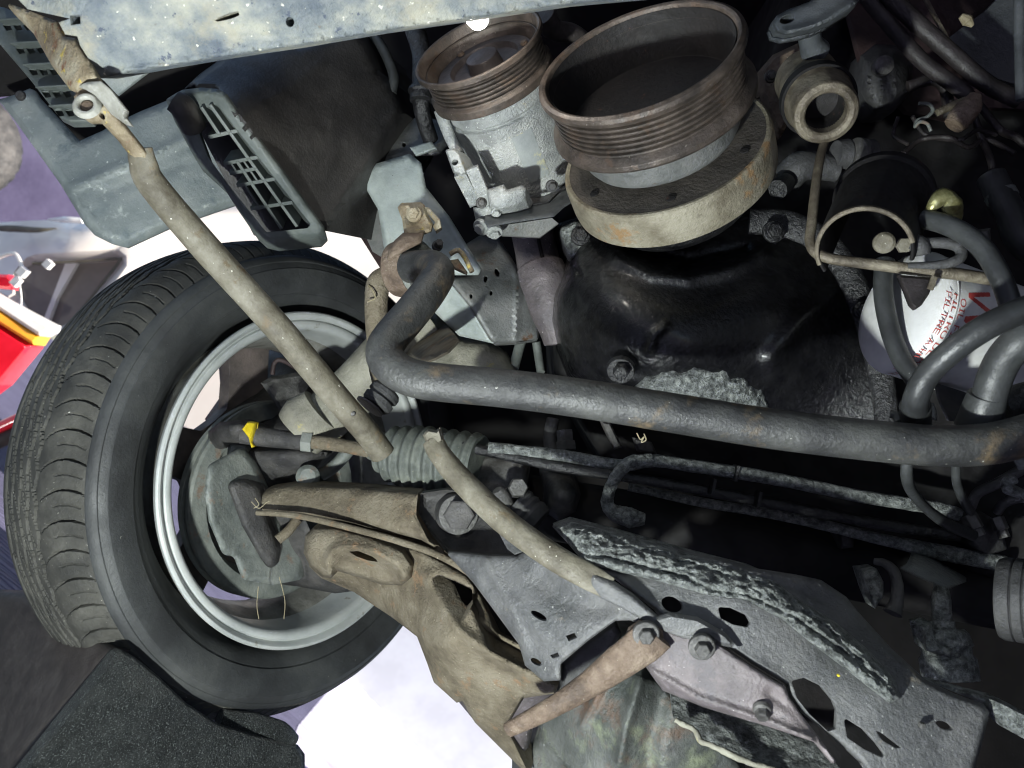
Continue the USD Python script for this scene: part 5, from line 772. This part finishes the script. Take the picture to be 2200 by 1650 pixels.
part(t, 'hose', tube([(2130, 380, .84), (2150, 420, .83), (2172, 460, .82), (2196, 520, .81), (2260, 560, .80)], .014, n=24), M['hose_rubber'])
part(t, 'hose_clamp', tube([(2148, 416, .832), (2156, 430, .829)], .0150, k=3, n=24), M['brake_steel'])
t = thing('filter_housing', 'dark angular bracket block right of the brass fitting', 'bracket', V(2130, 490, .74))
part(t, 'block', relief([(2096, 494), (2128, 490), (2130, 530), (2120, 548), (2104, 530)], [(2096, 494, .74), (2128, 490, .74), (2120, 548, .73)], step=7, rnd=5, drop=.004, back=.02), M['bolt_steel'])
t = thing('rear_fittings', 'greasy pipe unions and bracket at the right end of the steering pipes', 'fittings', V(2110, 1140, .8))
part(t, 'bracket', relief([(2060, 1112), (2110, 1100), (2150, 1124), (2164, 1180), (2120, 1196), (2080, 1170)], [(2060, 1112, .83), (2150, 1124, .82), (2120, 1196, .82), (2105, 1145, .805)], step=6, rnd=12, drop=.01, back=.03, rough=(.008, 90)), M['mount_dark'])
part(t, 'union', lathe([(0, 0), (0, .008), (.014, .008), (.015, .006), (.022, .006), (.022, 0)], V(2080, 1106, .80), (.3, -.8, .3), 6), M['bolt_steel'], smooth=False)
part(t, 'union', lathe([(0, 0), (0, .007), (.012, .007), (.013, .005), (.02, .005), (.02, 0)], V(2140, 1112, .80), (.2, -.8, .3), 6), M['bolt_steel'], smooth=False)
part(t, 'pipe', tube([(2084, 1092, .80), (2100, 1060, .79), (2140, 1040, .78), (2210, 1000, .77)], .005, n=14), M['mount_dark'])
part(t, 'pipe', tube([(2142, 1100, .80), (2160, 1080, .79), (2200, 1070, .78), (2260, 1080, .78)], .0045, n=14), M['mount_dark'])
t = thing('rack_bracket', 'short dark bracket legs hanging behind the sway bar above the pipes', 'bracket', V(1330, 960, .86))
part(t, 'leg', relief([(1290, 905), (1312, 908), (1336, 960), (1320, 966), (1306, 940)], [(1290, 905, .87), (1336, 960, .87), (1306, 940, .87)], step=6, rnd=4, drop=.003, back=.01), M['hub_dark'])
part(t, 'leg', relief([(1360, 940), (1400, 950), (1412, 976), (1370, 970)], [(1360, 940, .87), (1412, 976, .87), (1370, 970, .87)], step=6, rnd=4, drop=.003, back=.01), M['hub_dark'])
t = thing('crossmember_foot', 'dim cast lug below the pipes at lower right', 'lug', V(1705, 1140, .86))
part(t, 'lug', relief([(1798, 1130), (1836, 1136), (1834, 1176), (1806, 1180)], [(1798, 1130, .86), (1836, 1136, .86), (1806, 1180, .86)], step=6, rnd=6, drop=.005, back=.03), M['hub_dark'])
